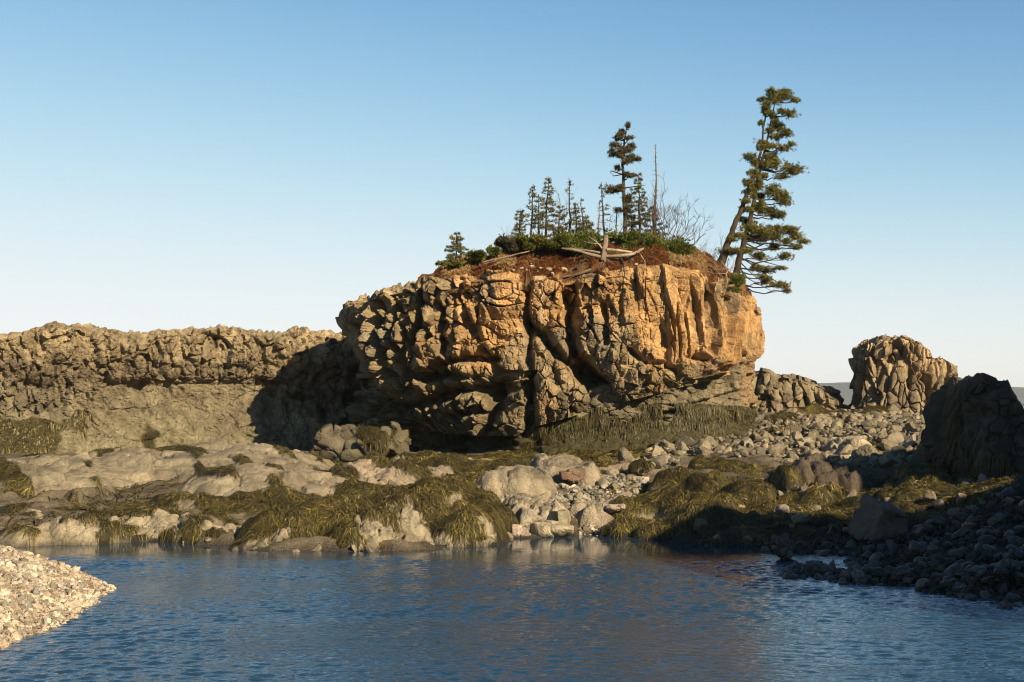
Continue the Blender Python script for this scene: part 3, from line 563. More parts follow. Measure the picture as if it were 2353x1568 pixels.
def kcol(P_, aux):
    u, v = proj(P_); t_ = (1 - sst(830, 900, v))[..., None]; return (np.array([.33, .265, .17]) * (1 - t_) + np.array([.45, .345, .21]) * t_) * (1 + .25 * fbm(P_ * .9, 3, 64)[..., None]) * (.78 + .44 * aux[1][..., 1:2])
o, *_ = cliff("small_stack", ringpts(KF, [(2215, 76), (2150, 78), (2030, 78), (1970, 76)]), lambda X, Y: 0 * X + 2.2, kzt, 420, 130, 10, kdisp, kcol, 74.5, M_rock, None, lambda X, Y, Z, v: .9 * (1 - sst(0, .35, v)) * np.ones_like(Z))
tag(o, "small sunlit tan rock stack standing alone on the right", "sea stack")
# --- shaded rock at the right edge, part of the shade in its base colour
DF = [(2150, 44.2), (2152, 43), (2185, 41.8), (2250, 40.9), (2340, 40.4), (2450, 40.6), (2560, 42)]
DFi = lambda X: np.interp(X, [PX(a_, b_) for a_, b_ in DF], [b_ for a_, b_ in DF])
dzt = zfun([(2085, 1085), (2108, 1045), (2150, 1000), (2166, 960), (2180, 925), (2200, 902), (2235, 880), (2262, 864), (2290, 874), (2318, 876), (2330, 900), (2345, 915), (2362, 938), (2420, 960), (2560, 1010)], DFi)
def ddisp(P_):
    b1, r1, _ = blocks(P_, (.9, .9, 1.1), 81, .14, .2, .07, .1, .35); b2, r2, _ = blocks(P_, (.34, .34, .4), 82, .05, .07, .05, .04, .35); return b1 + b2 + .1 * fbm(P_ * .9, 4, 83), (r1, r2)
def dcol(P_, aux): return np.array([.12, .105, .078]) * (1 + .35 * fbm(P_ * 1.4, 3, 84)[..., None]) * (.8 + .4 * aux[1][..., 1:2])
droot = empty("shaded_rock", (14, 43, 1.3)); tag(droot, "big shaded dark rock draped in seaweed at the right edge", "rock")
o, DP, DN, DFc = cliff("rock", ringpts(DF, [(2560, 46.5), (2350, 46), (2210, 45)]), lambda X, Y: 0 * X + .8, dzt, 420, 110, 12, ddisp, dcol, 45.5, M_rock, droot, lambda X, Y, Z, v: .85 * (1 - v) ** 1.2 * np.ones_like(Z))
hang_on(droot, DP, DN, DFc, lambda u, v, q: (fbm(q * [.9, .9, .6], 3, 92) + .15 - .9 * (1 - sst(950, 1010, v)) > 0) * 1.0, 220, L=(.3, .7), pal=WEED * .6)

# ------------------------------------------------------------------ ledges and mounds
PR = (.36, .315, .22); SG = (.285, .25, .175)
mass("rock_ledge", "broad rounded pale ledge streaked with seaweed below the left cliff", "rock ledge", [(-80, 1072, 44, 200, 4, .5), (140, 1052, 46, 260, 5, .5), (330, 1036, 48, 260, 5, .5), (520, 1024, 49, 260, 5.5, .5), (610, 1072, 43.5, 190, 3.8, .5), (730, 1090, 43, 110, 3, .5)], 101, rock=SG, res=.048, weed=1, weedthr=-.38,
     scale=(1.9, 1.5, 1.1), amp=.06, crack=.12, noise=.05, lump=.08, stripe=(.85, .5, 1.3), dens=130, patches=[(150, 1180, 160, 35, .8), (60, 1120, 60, 25, .5), (250, 1120, 60, 40, .5), (740, 1110, 25, 45, .6), (460, 1100, 14, 50, .7), (640, 1075, 60, 10, .4), (640, 1150, 130, 14, -.6), (560, 1110, 60, 30, -.8), (20, 1060, 90, 20, .4)])
mass("shore_ledge", "pale cracked ledge along the waterline at far left", "rock ledge", [(-60, 1212, 36.2, 110, 1.4, .5), (60, 1222, 35.6, 100, 1.1, .5), (190, 1203, 36.0, 120, 1.2, .5), (330, 1190, 37, 150, 1.4, .5), (470, 1196, 36.6, 110, 1.3, .5), (540, 1215, 36, 50, .9, .5), (90, 1178, 38, 50, .8, .5)], 102, rock=PR, res=.045,
     weed=1, weedthr=-.35, scale=(.7, .7, .7), amp=.06, crack=.09, dens=120, patches=[(120, 1190, 120, 16, .6), (400, 1175, 180, 10, .8), (440, 1215, 25, 30, .5), (250, 1170, 90, 16, .7)])
mass("seaweed_mound", "long low mound of brown seaweed behind the waterline ledge", "rock mound", [(300, 1165, 39.5, 190, 1.8, .9), (500, 1143, 40, 200, 2, .9), (660, 1140, 39.5, 160, 1.8, .9), (120, 1160, 40, 160, 1.8, .6)], 103, rock=SG, res=.055, weed=1, weedthr=.75, dens=150, patches=[(770, 1140, 60, 8, -1.0), (430, 1160, 20, 8, -1), (30, 1160, 40, 14, -1.1), (190, 1170, 30, 14, -.9)], lift=.04)
mass("seaweed_mound", "largest seaweed mound with pale rock showing through, at the water's centre", "rock mound", [(590, 1238, 34.3, 95, 1.1, .7), (660, 1190, 35.6, 110, 1.7, .75), (780, 1163, 36.4, 150, 2.1, .8), (1000, 1112, 38.6, 200, 3.4, .8), (900, 1150, 36.6, 140, 2.3, .8), (1120, 1150, 37.2, 72, 1.9, .7), (1060, 1190, 36, 120, 1.8, .75), (860, 1215, 34.8, 140, 1.5, .7)], 104, rock=PR, res=.045,
     weed=1, weedthr=.72, dens=170, scale=(.5, .5, .5), amp=.07, crack=.1, patches=[(862, 1218, 32, 28, -1.9), (938, 1190, 22, 30, -1.5), (905, 1172, 16, 10, -1.3), (650, 1235, 38, 22, -1.4), (600, 1250, 40, 14, -1.6), (1128, 1232, 18, 22, -1.6), (1110, 1205, 26, 12, -1.2), (1040, 1150, 26, 8, -1.1), (640, 1178, 12, 8, -.8), (760, 1258, 90, 6, -.9)], lift=.045)
mass("rock_ledge", "low ledge with pale streaks and dark weed at the foot of the big stack", "rock ledge", [(880, 1072, 46, 150, 4, .5), (1010, 1056, 50, 150, 4, .5), (1120, 1058, 49, 110, 3, .5), (850, 1105, 42, 110, 2, .5)], 105, rock=(.42, .35, .25), res=.055, weed=1, weedthr=-.02, stripe=(.8, .6, .8), dens=110, patches=[(900, 1100, 60, 18, -.8), (1010, 1085, 30, 14, -.5), (900, 1050, 120, 6, .7), (1130, 1080, 50, 14, .8), (1090, 1045, 110, 8, .5)])
mass("pale_rock", "smooth cream rock left of the pebble flat, lower of the two", "rock", [(1185, 1068, 43, 82, 1.3, .38), (1130, 1085, 42.5, 34, .9, .4), (1225, 1082, 42.6, 42, .9, .4)], 106, rock=(.31, .27, .19), res=.04, scale=(.9, .9, .9), amp=.05, crack=.04, noise=.08)
mass("pale_rock", "larger cream rock just behind its twin at the pebble flat", "rock", [(1300, 1044, 46.2, 62, 1.4, .38), (1255, 1040, 46.5, 40, 1.1, .4), (1345, 1060, 45.4, 40, 1, .4), (1280, 1066, 45, 50, .8, .4)], 107, rock=(.31, .27, .19), res=.04, scale=(.9, .9, .9), amp=.05, crack=.03, noise=.07)
mass("shore_slab", "jointed grey rock slab between the centre mound and the pebbles", "rock slab", [(1215, 1135, 39.5, 65, 1.3, .5), (1260, 1150, 39, 45, 1, .5)], 108, rock=(.42, .37, .27), res=.04, scale=(.42, .4, .4), amp=.05, crack=.07)
mass("shore_slab", "flat shaded rock shelf right of the boulder cluster", "rock slab", [(1330, 1150, 39.6, 60, .7, .4), (1400, 1143, 40, 75, .8, .4), (1440, 1152, 39.6, 50, .7, .4), (1360, 1164, 38.6, 75, .5, .35)], 109, rock=(.36, .31, .23), res=.04, scale=(.8, .4, .3), amp=.06, crack=.06)
mass("seaweed_mound", "rounded weed-covered mound behind the shaded boulders", "rock mound", [(1700, 1068, 46, 95, 1.6, .5), (1640, 1066, 46.5, 60, 1.4, .5)], 110, rock=SG, res=.055, weed=1, weedthr=1.3, dens=160, lift=.04)
mass("seaweed_mound", "weedy hump with a dark bare flank beside the pebble flat", "rock mound", [(1560, 1088, 42.6, 62, 1.2, .45), (1625, 1100, 41.8, 70, 1.2, .5), (1530, 1106, 42, 40, 1.0, .45)], 111, rock=SG, res=.055, weed=1, weedthr=1.1, dens=170, patches=[(1500, 1110, 30, 25, -1.6), (1590, 1090, 20, 8, -1)], lift=.04)
mass("seaweed_mound", "wide olive seaweed heap above the shaded shore, centre right", "rock mound", [(1450, 1170, 39, 80, 1.3, .5), (1530, 1140, 39.8, 95, 1.4, .5), (1715, 1128, 40.2, 75, 1.3, .5), (1850, 1143, 39.3, 90, 1.3, .5), (1620, 1158, 38.6, 140, 1.3, .5), (1780, 1165, 38.4, 110, 1.0, .5)], 112, rock=PR, res=.05, weed=1, weedthr=1.05, dens=170, patches=[(1480, 1192, 22, 18, -2.2), (1517, 1187, 14, 14, -2.2), (1690, 1172, 30, 5, -1.6), (1830, 1180, 26, 6, -1.6), (1575, 1150, 16, 6, -1.5)], lift=.04)
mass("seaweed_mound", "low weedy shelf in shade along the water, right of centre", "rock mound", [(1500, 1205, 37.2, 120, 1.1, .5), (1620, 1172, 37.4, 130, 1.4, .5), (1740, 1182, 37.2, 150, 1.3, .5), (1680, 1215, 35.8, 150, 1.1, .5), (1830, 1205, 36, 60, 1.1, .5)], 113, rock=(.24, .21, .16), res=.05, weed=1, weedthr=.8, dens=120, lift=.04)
mass("seaweed_mound", "dappled seaweed heap in front of the big dark rock", "rock mound", [(2130, 1078, 41, 60, 1.2, .5), (2240, 1086, 40.6, 60, 1.2, .5), (2120, 1105, 39.6, 120, 1.5, .55), (2080, 1130, 37.6, 90, 1.4, .55), (2210, 1125, 37.8, 100, 1.4, .55), (2110, 1168, 35.4, 70, 1.2, .5), (1980, 1150, 37.5, 90, 1.3, .5)], 114, rock=(.3, .26, .2), res=.05, weed=1, weedthr=1.1, dens=170, lift=.04, patches=[(2052, 1130, 18, 8, -1.7)])
tag(mass("seaweed_mound", "thin weed-covered swell at the foot of the small stack", "rock mound", [(1880, 943, 68, 110, 2.5, .6), (2010, 935, 70, 80, 2, .6), (1790, 960, 63, 90, 2.5, .6)], 115, rock=(.4, .33, .22), res=.09, weed=1, weedthr=.45, dens=60, L=(.5, 1.1)))
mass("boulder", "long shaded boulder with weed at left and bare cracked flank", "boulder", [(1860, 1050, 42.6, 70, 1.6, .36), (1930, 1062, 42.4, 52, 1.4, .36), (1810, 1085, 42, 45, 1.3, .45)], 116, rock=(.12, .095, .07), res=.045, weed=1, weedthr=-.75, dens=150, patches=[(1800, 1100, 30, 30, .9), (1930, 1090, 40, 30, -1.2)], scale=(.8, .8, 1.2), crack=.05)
boulder("boulder", "pale cracked boulder behind the shaded one, weed on its right edge", "boulder", 1966, 1003, 1078, 49.5, 72, 1.2, 201, planes=[([-.8, -.3, .6], .78), ([.7, -.2, .7], .8), ([0, -1, .25], .8), ([0, 0, 1], .9), ([1, 0, 0], 1), ([-1, 0, 0], 1), ([0, 1, 0], 1), ([0, 0, -1], 1), ([.9, -.3, .1], .9)],
        rock=(.42, .36, .26), scale=(.5, .5, .5), amp=.05, crack=.05, weed=.6, weedmask=lambda P_, n_, m_: 4 * (n_[:, 0] - .55 + .3 * n_[:, 2]))
boulder("boulder", "slanted boulder on the left of the waterside cluster", "boulder", 1213, 1166, 1225, 38.3, 46, .65, 202, planes=[([-.9, -.3, .35], .7), ([.5, -.1, .95], .62), ([.3, -1, -.3], .7), ([1, 0, 0], 1), ([0, 0, 1], .9), ([0, 1, 0], 1), ([0, 0, -1], 1), ([-.3, -.8, .6], .75)], rock=(.36, .32, .24), amp=.02, crack=.01, scale=(.9, .9, .9), p=22)
boulder("boulder", "tall wedge boulder with one dark face in the waterside cluster", "boulder", 1290, 1169, 1245, 38.2, 42, .6, 203, planes=[([0, 0, 1], .85), ([.85, -.3, .35], .72), ([-.8, -.6, -.1], .6), ([.3, -1, .1], .62), ([0, 1, 0], 1), ([0, 0, -1], 1), ([-1, 0, 0], 1)], rock=(.34, .32, .22), amp=.015, crack=.01, scale=(1.2, 1.2, 1.2), p=26)
boulder("boulder", "low rounded boulder with pale barnacles at the cluster's water edge", "boulder", 1266, 1196, 1246, 37.3, 50, .6, 204, rock=(.50, .44, .31), amp=.025, crack=.02)
boulder("boulder", "small cream boulder between the centre mound and the cluster", "boulder", 1199, 1210, 1250, 37.0, 23, .35, 205, rock=(.54, .46, .36), amp=.02, crack=.01)
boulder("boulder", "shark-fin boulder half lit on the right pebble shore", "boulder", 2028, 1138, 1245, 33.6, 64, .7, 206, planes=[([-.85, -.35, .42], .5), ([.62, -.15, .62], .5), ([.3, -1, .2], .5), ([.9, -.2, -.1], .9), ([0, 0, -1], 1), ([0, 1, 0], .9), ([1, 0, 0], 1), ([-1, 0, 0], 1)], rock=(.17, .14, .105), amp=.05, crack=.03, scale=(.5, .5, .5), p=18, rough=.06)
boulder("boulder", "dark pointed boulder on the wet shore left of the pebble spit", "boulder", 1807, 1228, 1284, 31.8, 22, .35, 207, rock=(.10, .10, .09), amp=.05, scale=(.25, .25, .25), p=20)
boulder("boulder", "dark weedy boulder standing under the left end of the big stack", "boulder", 765, 984, 1062, 56, 32, .8, 208, rock=(.16, .14, .1), weed=.75, amp=.08, crack=.06)
boulder("boulder", "large olive boulder under the stack's overhang, lit from the right", "boulder", 834, 987, 1068, 56, 52, 1.2, 209, rock=(.15, .135, .085), weed=.6, amp=.12, crack=.07, scale=(.8, .8, .8), weedmask=lambda P_, n_, m_: m_ - .5 + 1.2 * n_[:, 0])
boulder("boulder", "blocky boulder leaning on the recessed foot of the big stack", "boulder", 900, 972, 1060, 57.6, 42, 1.0, 210, rock=(.15, .135, .085), weed=.55, amp=.12, crack=.08, scale=(.7, .7, .6))
boulder("boulder", "squat block with a brown face on the pebble flat", "boulder", 1317, 1077, 1104, 43.8, 29, .45, 211, planes=[([0, 0, 1], .8), ([-.5, 0, .9], .75), ([0, -1, .1], .8), ([1, 0, 0], .95), ([-1, 0, 0], 1), ([0, 1, 0], 1), ([0, 0, -1], 1)], rock=(.22, .15, .10), amp=.02, p=26)
boulder("boulder", "seaweed-capped boulder at the upper edge of the pebble flat", "boulder", 1478, 1053, 1088, 46, 32, .5, 212, rock=(.34, .30, .21), weed=.95, amp=.03)
boulder("boulder", "pinkish cone stone at the right rim of the flat shelf", "boulder", 1410, 1157, 1180, 38.4, 26, .3, 213, rock=(.46, .38, .3), amp=.01)

# ------------------------------------------------------------------ loose stones
def variants(n, sub, lo, hi, p, seed0, flat):
    out = []
    for k in range(n):
        r_ = np.random.default_rng(seed0 + k); v, f = ICO[sub]; V = poly_shape(v, rand_planes(r_, r_.integers(8, 14), lo, hi), p); V = V / np.abs(V).max(0) * [1, r_.uniform(.6, .95), r_.uniform(*flat)]
        V = V + .02 * r_.normal(size=V.shape); out.append((V, f))
    return out
ANG = variants(12, 3, .55, 1.0, 22, 400, (.5, .85)); RND = variants(10, 2, .75, 1.05, 8, 500, (.4, .75)); LOW = variants(12, 2, .65, 1.0, 10, 600, (.45, .8)); TINY = variants(10, 1, .7, 1.0, 9, 700, (.45, .8))
def rotm(n):
    q = rng.normal(size=(n, 4)) * [1.4, .5, .5, 1.4]; q /= np.linalg.norm(q, axis=1, keepdims=True); w_, x, y, z = q.T
    return np.stack([1 - 2 * (y * y + z * z), 2 * (x * y - z * w_), 2 * (x * z + y * w_), 2 * (x * y + z * w_), 1 - 2 * (x * x + z * z), 2 * (y * z - x * w_), 2 * (x * z - y * w_), 2 * (y * z + x * w_), 1 - 2 * (x * x + y * y)], -1).reshape(-1, 3, 3)
def heap(name, vars_, P_, S, pal, mat=M_pebble, parent=None):
    Rm = rotm(len(P_)); kk = rng.integers(0, len(vars_), len(P_)); out = []
    pal = np.array(pal)
    for k, (v, f) in enumerate(vars_):
        i = np.nonzero(kk == k)[0]
        if not len(i): continue
        V = np.einsum('nij,vj->nvi', Rm[i], v) * S[i][:, None, None] + P_[i][:, None]
        Fc = (np.arange(len(i))[:, None, None] * len(v) + f[None]).reshape(-1, 3)
        c = pal[rng.integers(0, len(pal), len(i))] * rng.uniform(.75, 1.2, (len(i), 1)); out.append((V.reshape(-1, 3), Fc, np.repeat(c, len(v), 0)))
    V, Fc, C = join(out); o = mesh(name, V, Fc, mat, parent, C, smooth=False); return o
def singles(name, label, cat, group, vars_, P_, S, mat):
    ms = []
    for v, f in vars_: ms.append(mesh(name, v, f, mat, None, None, smooth=False, link=False))
    import mathutils
    for p_, s_, rm in zip(P_, S, rotm(len(P_))):
        o = bpy.data.objects.new(name, ms[random.randrange(len(ms))]); COL.objects.link(o)
        o.matrix_world = mathutils.Matrix.Translation(Vector(p_)) @ mathutils.Matrix(rm.tolist()).to_4x4() @ mathutils.Matrix.Scale(float(s_), 4)
        tag(o, label, cat, group)
def region(n, test, x0, x1, y0, y1, surf=None):
    surf = surf or ground; X = rng.uniform(x0, x1, n * 6); Y = rng.uniform(y0, y1, n * 6); Zz = surf(X, Y); P_ = np.stack([X, Y, Zz], 1); u, v = proj(P_); k = test(u, v, P_); return P_[k][:n]
# rubble field
rub_poly = lambda u, v, P_: (v < 1078) & (v > 938) & (u > 1420 + (1075 - v) * 1.9 + 25 * vn(P_ * .3, 7)) & (u < 2140) & (P_[:, 1] < 74) & ~((u > 1560) & (v > 1052) & (u < 1800))
P_ = region(5600, rub_poly, 2, 22, 45, 74); S = rng.lognormal(math.log(.118), .45, len(P_)); S = np.clip(S, .06, .5); P_[:, 2] += S * .25
app = S / P_[:, 1]; od = np.argsort(-app); big_i, sm_i = od[:300], od[300:]
singles("rubble_stone", "grey-tan angular stone lying in the rubble field right of the big stack", "stone", "angular stones of the rubble field", ANG, P_[big_i], S[big_i], M_rubble)
tag(heap("rubble", LOW, P_[sm_i], S[sm_i], [(.18, .165, .11), (.28, .245, .165), (.22, .20, .14), (.34, .28, .19), (.13, .12, .085)]), "small grey-tan stones filling the rubble field right of the big stack", "rubble", kind="stuff")
# pebble flat
P_ = region(3600, lambda u, v, P_: (u > 1130 + (v - 1090) * .3) & (u < 1500 - (v - 1085) * .6) & (v > 1084) & (v < 1160), -1, 6, 38.5, 46); S = rng.lognormal(math.log(.065), .35, len(P_)); P_[:, 2] += S * .3
P2 = region(500, lambda u, v, P_: (u > 1330) & (u < 1480) & (v > 1165) & (v < 1240), 1.5, 4.5, 35, 40); S2 = rng.uniform(.04, .11, len(P2))
tag(heap("pebbles", LOW, np.r_[P_, P2], np.r_[S, S2], [(.34, .32, .25), (.42, .38, .29), (.28, .26, .22), (.48, .43, .33), (.24, .23, .18)]), "pale grey pebbles on the flat between the cream rocks and weed mounds", "pebbles", kind="stuff")
P_ = region(34, lambda u, v, P_: (u > 1150) & (u < 1480) & (v > 1090) & (v < 1165), -.5, 5, 38.5, 46); S = rng.uniform(.12, .26, len(P_)); P_[:, 2] += S * .25
singles("flat_stone", "larger pale stone lying loose on the pebble flat", "stone", "larger stones on the pebble flat", ANG, P_, S, M_rubble)
# shoreline stones
P_ = region(90, lambda u, v, P_: (P_[:, 2] > -.12) & (P_[:, 2] < .12) & (u < 1800), -14, 8, 31.5, 39); S = rng.uniform(.06, .2, len(P_)); P_[:, 2] += .02
singles("shore_stone", "small stone half in the water along the far shore", "stone", "stones along the far waterline", ANG, P_, S, M_rubble)
# spit on the right
spl = lambda u: np.interp(u, [1780, 1790, 1880, 2000, 2100, 2160, 2220, 2353, 2450], [1300, 1275, 1240, 1232, 1225, 1190, 1165, 1112, 1090])
sp_t = lambda u, v, P_: (P_[:, 2] > -.15) & (u > 1790) & (v > spl(u)) & (u < 2420) & (P_[:, 1] < 37)
P_ = region(11500, sp_t, 4.5, 14, 22, 37); S = np.clip(rng.lognormal(math.log(.052), .45, len(P_)), .022, .22); P_[:, 2] += S * .35
app = S / P_[:, 1]; od = np.argsort(-app); big_i, sm_i = od[:300], od[300:]
singles("cobble", "cobble coloured dark for the shade on the right spit", "cobble", "cobbles on the shaded right spit", RND, P_[big_i], S[big_i], M_cobble)
tag(heap("shingle", LOW, P_[sm_i], S[sm_i], [(.022, .024, .021), (.04, .037, .03), (.06, .047, .034), (.03, .032, .03), (.09, .078, .06)]), "dark shingle covering the shaded spit at the right", "shingle", kind="stuff")  # shingle colours lowered too, deepening the spit's shade
# stones among the right-hand weed
P_ = region(60, lambda u, v, P_: (u > 1600) & (u < 2330) & (v > 1110) & (v < 1240), 4, 14, 32, 41); S = rng.uniform(.08, .24, len(P_)); P_[:, 2] += S * .5 + .05
singles("weed_stone", "brown stone half buried in seaweed at the right", "stone", "stones among the right-hand seaweed", ANG, P_, S, M_brown)
# gravel bank in the near left
bx = np.arange(-26, -6.6, .1); by = np.arange(8, 31, .1); X, Y = np.meshgrid(bx, by); Pf = np.stack([X, Y, 0 * X], -1)
edge = np.interp(Y, [8, 20.4, 22.4, 25, 26.8, 27.8, 28.6, 29.2, 31], [-7.0, -7.32, -7.2, -7.35, -7.65, -8.2, -9.2, -11.5, -20]) + .12 * vn(Pf * .9, 3)
d = np.minimum(edge - X, (29.6 - Y) * .9 + .1 * (edge - X)); d = np.clip(d, -1.2, 20); Z = np.where(d > 0, 1.25 * (1 - np.exp(-np.clip(d, 0, 99) * .40)), d * .55) + .02 * fbm(Pf * 2, 3, 5)
bank = mesh("gravel_bank", np.stack([X, Y, Z], -1), gridfaces(len(by), len(bx)), M_ground, col=np.broadcast_to(np.array([.34, .29, .21]), X.shape + (3,)) * (1 - .5 * (1 - sst(.0, .1, Z))[..., None])); tag(bank, kind="structure")
bz = sampler(bx, by, Z)
P_ = region(17000, lambda u, v, P_: (P_[:, 2] > -.06) & (u > -160) & (v < 1640), -13, -6.9, 15, 29.5, bz); Pw_ = region(9000, lambda u, v, P_: (P_[:, 2] > -.06) & (u <= -160), -22, -9, 11, 29.5, bz); P_ = np.r_[P_, Pw_]; S = np.clip(rng.lognormal(math.log(.029), .5, len(P_)), .012, .12); S[-len(Pw_):] *= 1.7; P_[:, 2] += S * .45
tag(heap("pebbles", TINY, P_, S, [(.62, .55, .42), (.50, .43, .32), (.72, .64, .50), (.40, .34, .25), (.58, .53, .44), (.30, .26, .20), (.66, .52, .38), (.36, .35, .31)]), "sunlit cream pebbles heaped on the near left bank", "pebbles", kind="stuff")

# weed on the open ground
gwf = lambda u, v, P_: ((fbm(P_ * .8, 3, 77) > -.15) & (u > 1380) & (u < 2330) & (v > 1095) & (v < 1250) & (P_[:, 2] > .03)) & ~((u > 1790) & (v > spl(u) + 10))
P_ = region(24000, gwf, 1.5, 15, 33, 44)
b1_ = lambda u, v, P_: (v > 1010 + (1750 - u) * .06) & (v < 1058) & (u > 1120) & (u < 1720 - (v - 980) * 3.0) & (P_[:, 1] < 60)
b2_ = lambda u, v, P_: (fbm(P_ * .5, 3, 78) > -.05) & (u > 760) & (u < 1240) & (v > 1035) & (v < 1130)
b3_ = lambda u, v, P_: (fbm(P_ * .45, 3, 79) > .05) & (u > 1420) & (u < 1900) & (v > 960) & (v < 1035) & (P_[:, 1] > 52) & (v < 1060 - (u - 1420) * .19)
b4_ = lambda u, v, P_: (fbm(P_ * .7, 3, 80) > -.1) & (u > -60) & (u < 800) & (v > 1030) & (v < 1200)
b5_ = lambda u, v, P_: (fbm(P_ * .9, 3, 81) > .05) & (u > 1240) & (u < 1460) & (v > 1065) & (v < 1112)
PP = [P_] + [region(n_, f_, *bb) for n_, f_, bb in ((24000, b1_, (-2, 12, 50, 60)), (13000, b2_, (-7, 2, 40, 58)), (9000, b3_, (3, 16, 50, 72)), (9000, b4_, (-17, -4, 36, 62)), (3000, b5_, (.5, 5, 41, 50)))]
P_ = np.concatenate(PP)
tag(lay_weed("seaweed", P_[:, 0], P_[:, 1], ground, None, L=(.2, .5), wd=(.015, .032), lift=.06, pal=WEED), "olive brown seaweed matted over the ground between the rocks", "seaweed", kind="stuff")

# ------------------------------------------------------------------ plants
def tube(pts, rad, sides=6):
    pts = np.array(pts, float); n = len(pts); rad = np.broadcast_to(rad, (n,)); tn = np.gradient(pts, axis=0); tn /= np.linalg.norm(tn, axis=1, keepdims=True) + 1e-9
    ref = np.where(np.abs(tn[:, 2:3]) > .8, np.array([[1., 0, 0]]), np.array([[0, 0, 1.]])); s1 = np.cross(tn, ref); s1 /= np.linalg.norm(s1, axis=1, keepdims=True) + 1e-9; s2 = np.cross(tn, s1)
    a_ = np.arange(sides) / sides * 2 * math.pi; V = pts[:, None] + rad[:, None, None] * (np.cos(a_)[None, :, None] * s1[:, None] + np.sin(a_)[None, :, None] * s2[:, None])
    return V.reshape(-1, 3), gridfaces(n, sides, True)
def tubes(name, lst, mat, parent, col, sides=4):
    out = []
    for pts, rad in lst:
        v, f = tube(pts, rad, sides); c = np.array(col) * rng.uniform(.75, 1.25); out.append((v, f, np.broadcast_to(c, v.shape)))
    V, Fc, C = join(out); return mesh(name, V, Fc, mat, parent, C)
def wiggle(a_, b_, n=6, amt=.06, sag=0):
    a_, b_ = np.array(a_, float), np.array(b_, float); t_ = np.linspace(0, 1, n)[:, None]; L_ = np.linalg.norm(b_ - a_); p = a_ + (b_ - a_) * t_
    p[1:-1] += rng.normal(0, amt * L_, (n - 2, 3)); p[:, 2] += sag * L_ * np.sin(t_[:, 0] * math.pi); return p
GREEN = np.array([[.07, .085, .02], [.12, .12, .026], [.19, .16, .034], [.26, .20, .045], [.05, .06, .018]])
def blades(C_, D_, n, L, wd, spread, pal=GREEN, tone=1.):
    """n needle blades from each centre, leaning to D_"""
    N0 = len(C_); P0 = np.repeat(C_, n, 0); L = np.repeat(np.broadcast_to(L, (N0,)), n)
    d = np.repeat(D_, n, 0) + rng.normal(0, spread, (N0 * n, 3)); d /= np.linalg.norm(d, axis=1, keepdims=True) + 1e-9
    s = np.cross(d, rng.normal(size=d.shape)); s /= np.linalg.norm(s, axis=1, keepdims=True) + 1e-9; L = L * rng.uniform(.6, 1.2, len(L)); wv = s * (wd * rng.uniform(.7, 1.3, len(L)))[:, None]
    V = np.stack([P0 - wv * .5, P0 + d * L[:, None] * .5 - wv, P0 + d * L[:, None], P0 + d * L[:, None] * .5 + wv], 1)
    c = np.repeat(pal[rng.integers(0, len(pal), N0)], n, 0) * rng.uniform(.7, 1.35, (N0 * n, 1)) * tone
    return V.reshape(-1, 3), np.arange(N0 * n * 4).reshape(-1, 4), np.repeat(c, 4, 0)
BARK = (.16, .125, .09); GREY = (.42, .38, .31); DBARK = (.11, .085, .06)
def spruce(label, ub, yb, ut, yt, wid, D=60, dens=1., dead=0., bare=0., lean=.0, group="spruces on the big stack", name="spruce_tree", pal=GREEN):
    base = np.array([float(PX(ub, D)), D, float(PZ(yb, D)) - .35]); top = np.array([float(PX(ut, D)), D + rng.uniform(-.3, .3), float(PZ(yt, D))]); H = top[2] - base[2]; W = wid / F * D
    root = empty(name, tuple(base)); tag(root, label, "dead tree" if dead > .9 else "spruce", group)
    tr = wiggle(base, top, 7, .008); _t = tubes("trunk", [(tr, np.linspace(.028 + H * .012, .012, 7))], M_wood, root, GREY if dead > .9 else BARK, 7)
    br = []; CC, DD = [], []; h = .12 + bare
    while h < .985:
        t_ = h; p = np.array([np.interp(t_, np.linspace(0, 1, 7), tr[:, k]) for k in range(3)]); nb = rng.integers(3, 6)
        r = W * 1.35 * (1 - t_) ** .75 * (.55 + .6 * rng.random()) + .07
        a0 = rng.uniform(0, 6.28)
        for k in range(nb):
            if rng.random() > .55 + .45 * min(dens, 1): continue
            a_ = a0 + k * 6.28 / nb + rng.normal(0, .3); rr = r * rng.uniform(.5, 1.15); q = p + np.array([math.cos(a_) * rr, math.sin(a_) * rr, rr * rng.uniform(-.25, .25)])
            pts = wiggle(p, q, 4, .05, -.06); br.append((pts, np.linspace(.014, .005, 4)))
            if rng.random() > dead:
                m_ = max(4, int(rr / .026 * dens)); s = rng.uniform(.25, 1, m_); c_ = p + (q - p) * s[:, None]; wdt = .28 * rr * (1.1 - s); dirn = (q - p) / (np.linalg.norm(q - p) + 1e-9)
                lat = np.array([-dirn[1], dirn[0], 0]); c_ = c_ + lat * (rng.uniform(-1, 1, m_) * wdt)[:, None]; c_[:, 2] += rng.normal(0, .02, m_); CC.append(c_); DD.append(np.broadcast_to(dirn * .8 + [0, 0, .15], c_.shape))
        h += rng.uniform(.035, .075) / max(.6, H * .33)
    if br: tubes("branches", br, M_wood, root, GREY if dead > .9 else DBARK, 3)
    if CC and dead < .97:
        V, Fc, C = blades(np.concatenate(CC), np.concatenate(DD), 8, .11, .008, .55, pal); mesh("crown", V, Fc, M_needle, root, C, smooth=False)
    return root
spruce("tiny spruce standing alone at the left end of the soil cap", 1046, 598, 1050, 536, 34, 58.5, 1.4, bare=-.05)
spruce("short narrow spruce, leftmost of the tree group on the stack", 1193, 540, 1195, 478, 15, 60, 1.1)
spruce("slim spruce with a flat left-pointing branch, second in the group", 1220, 538, 1225, 424, 20, 60, .8, bare=.2)
spruce("thin spruce close behind the second one", 1238, 540, 1238, 446, 17, 61, .8, bare=.2)
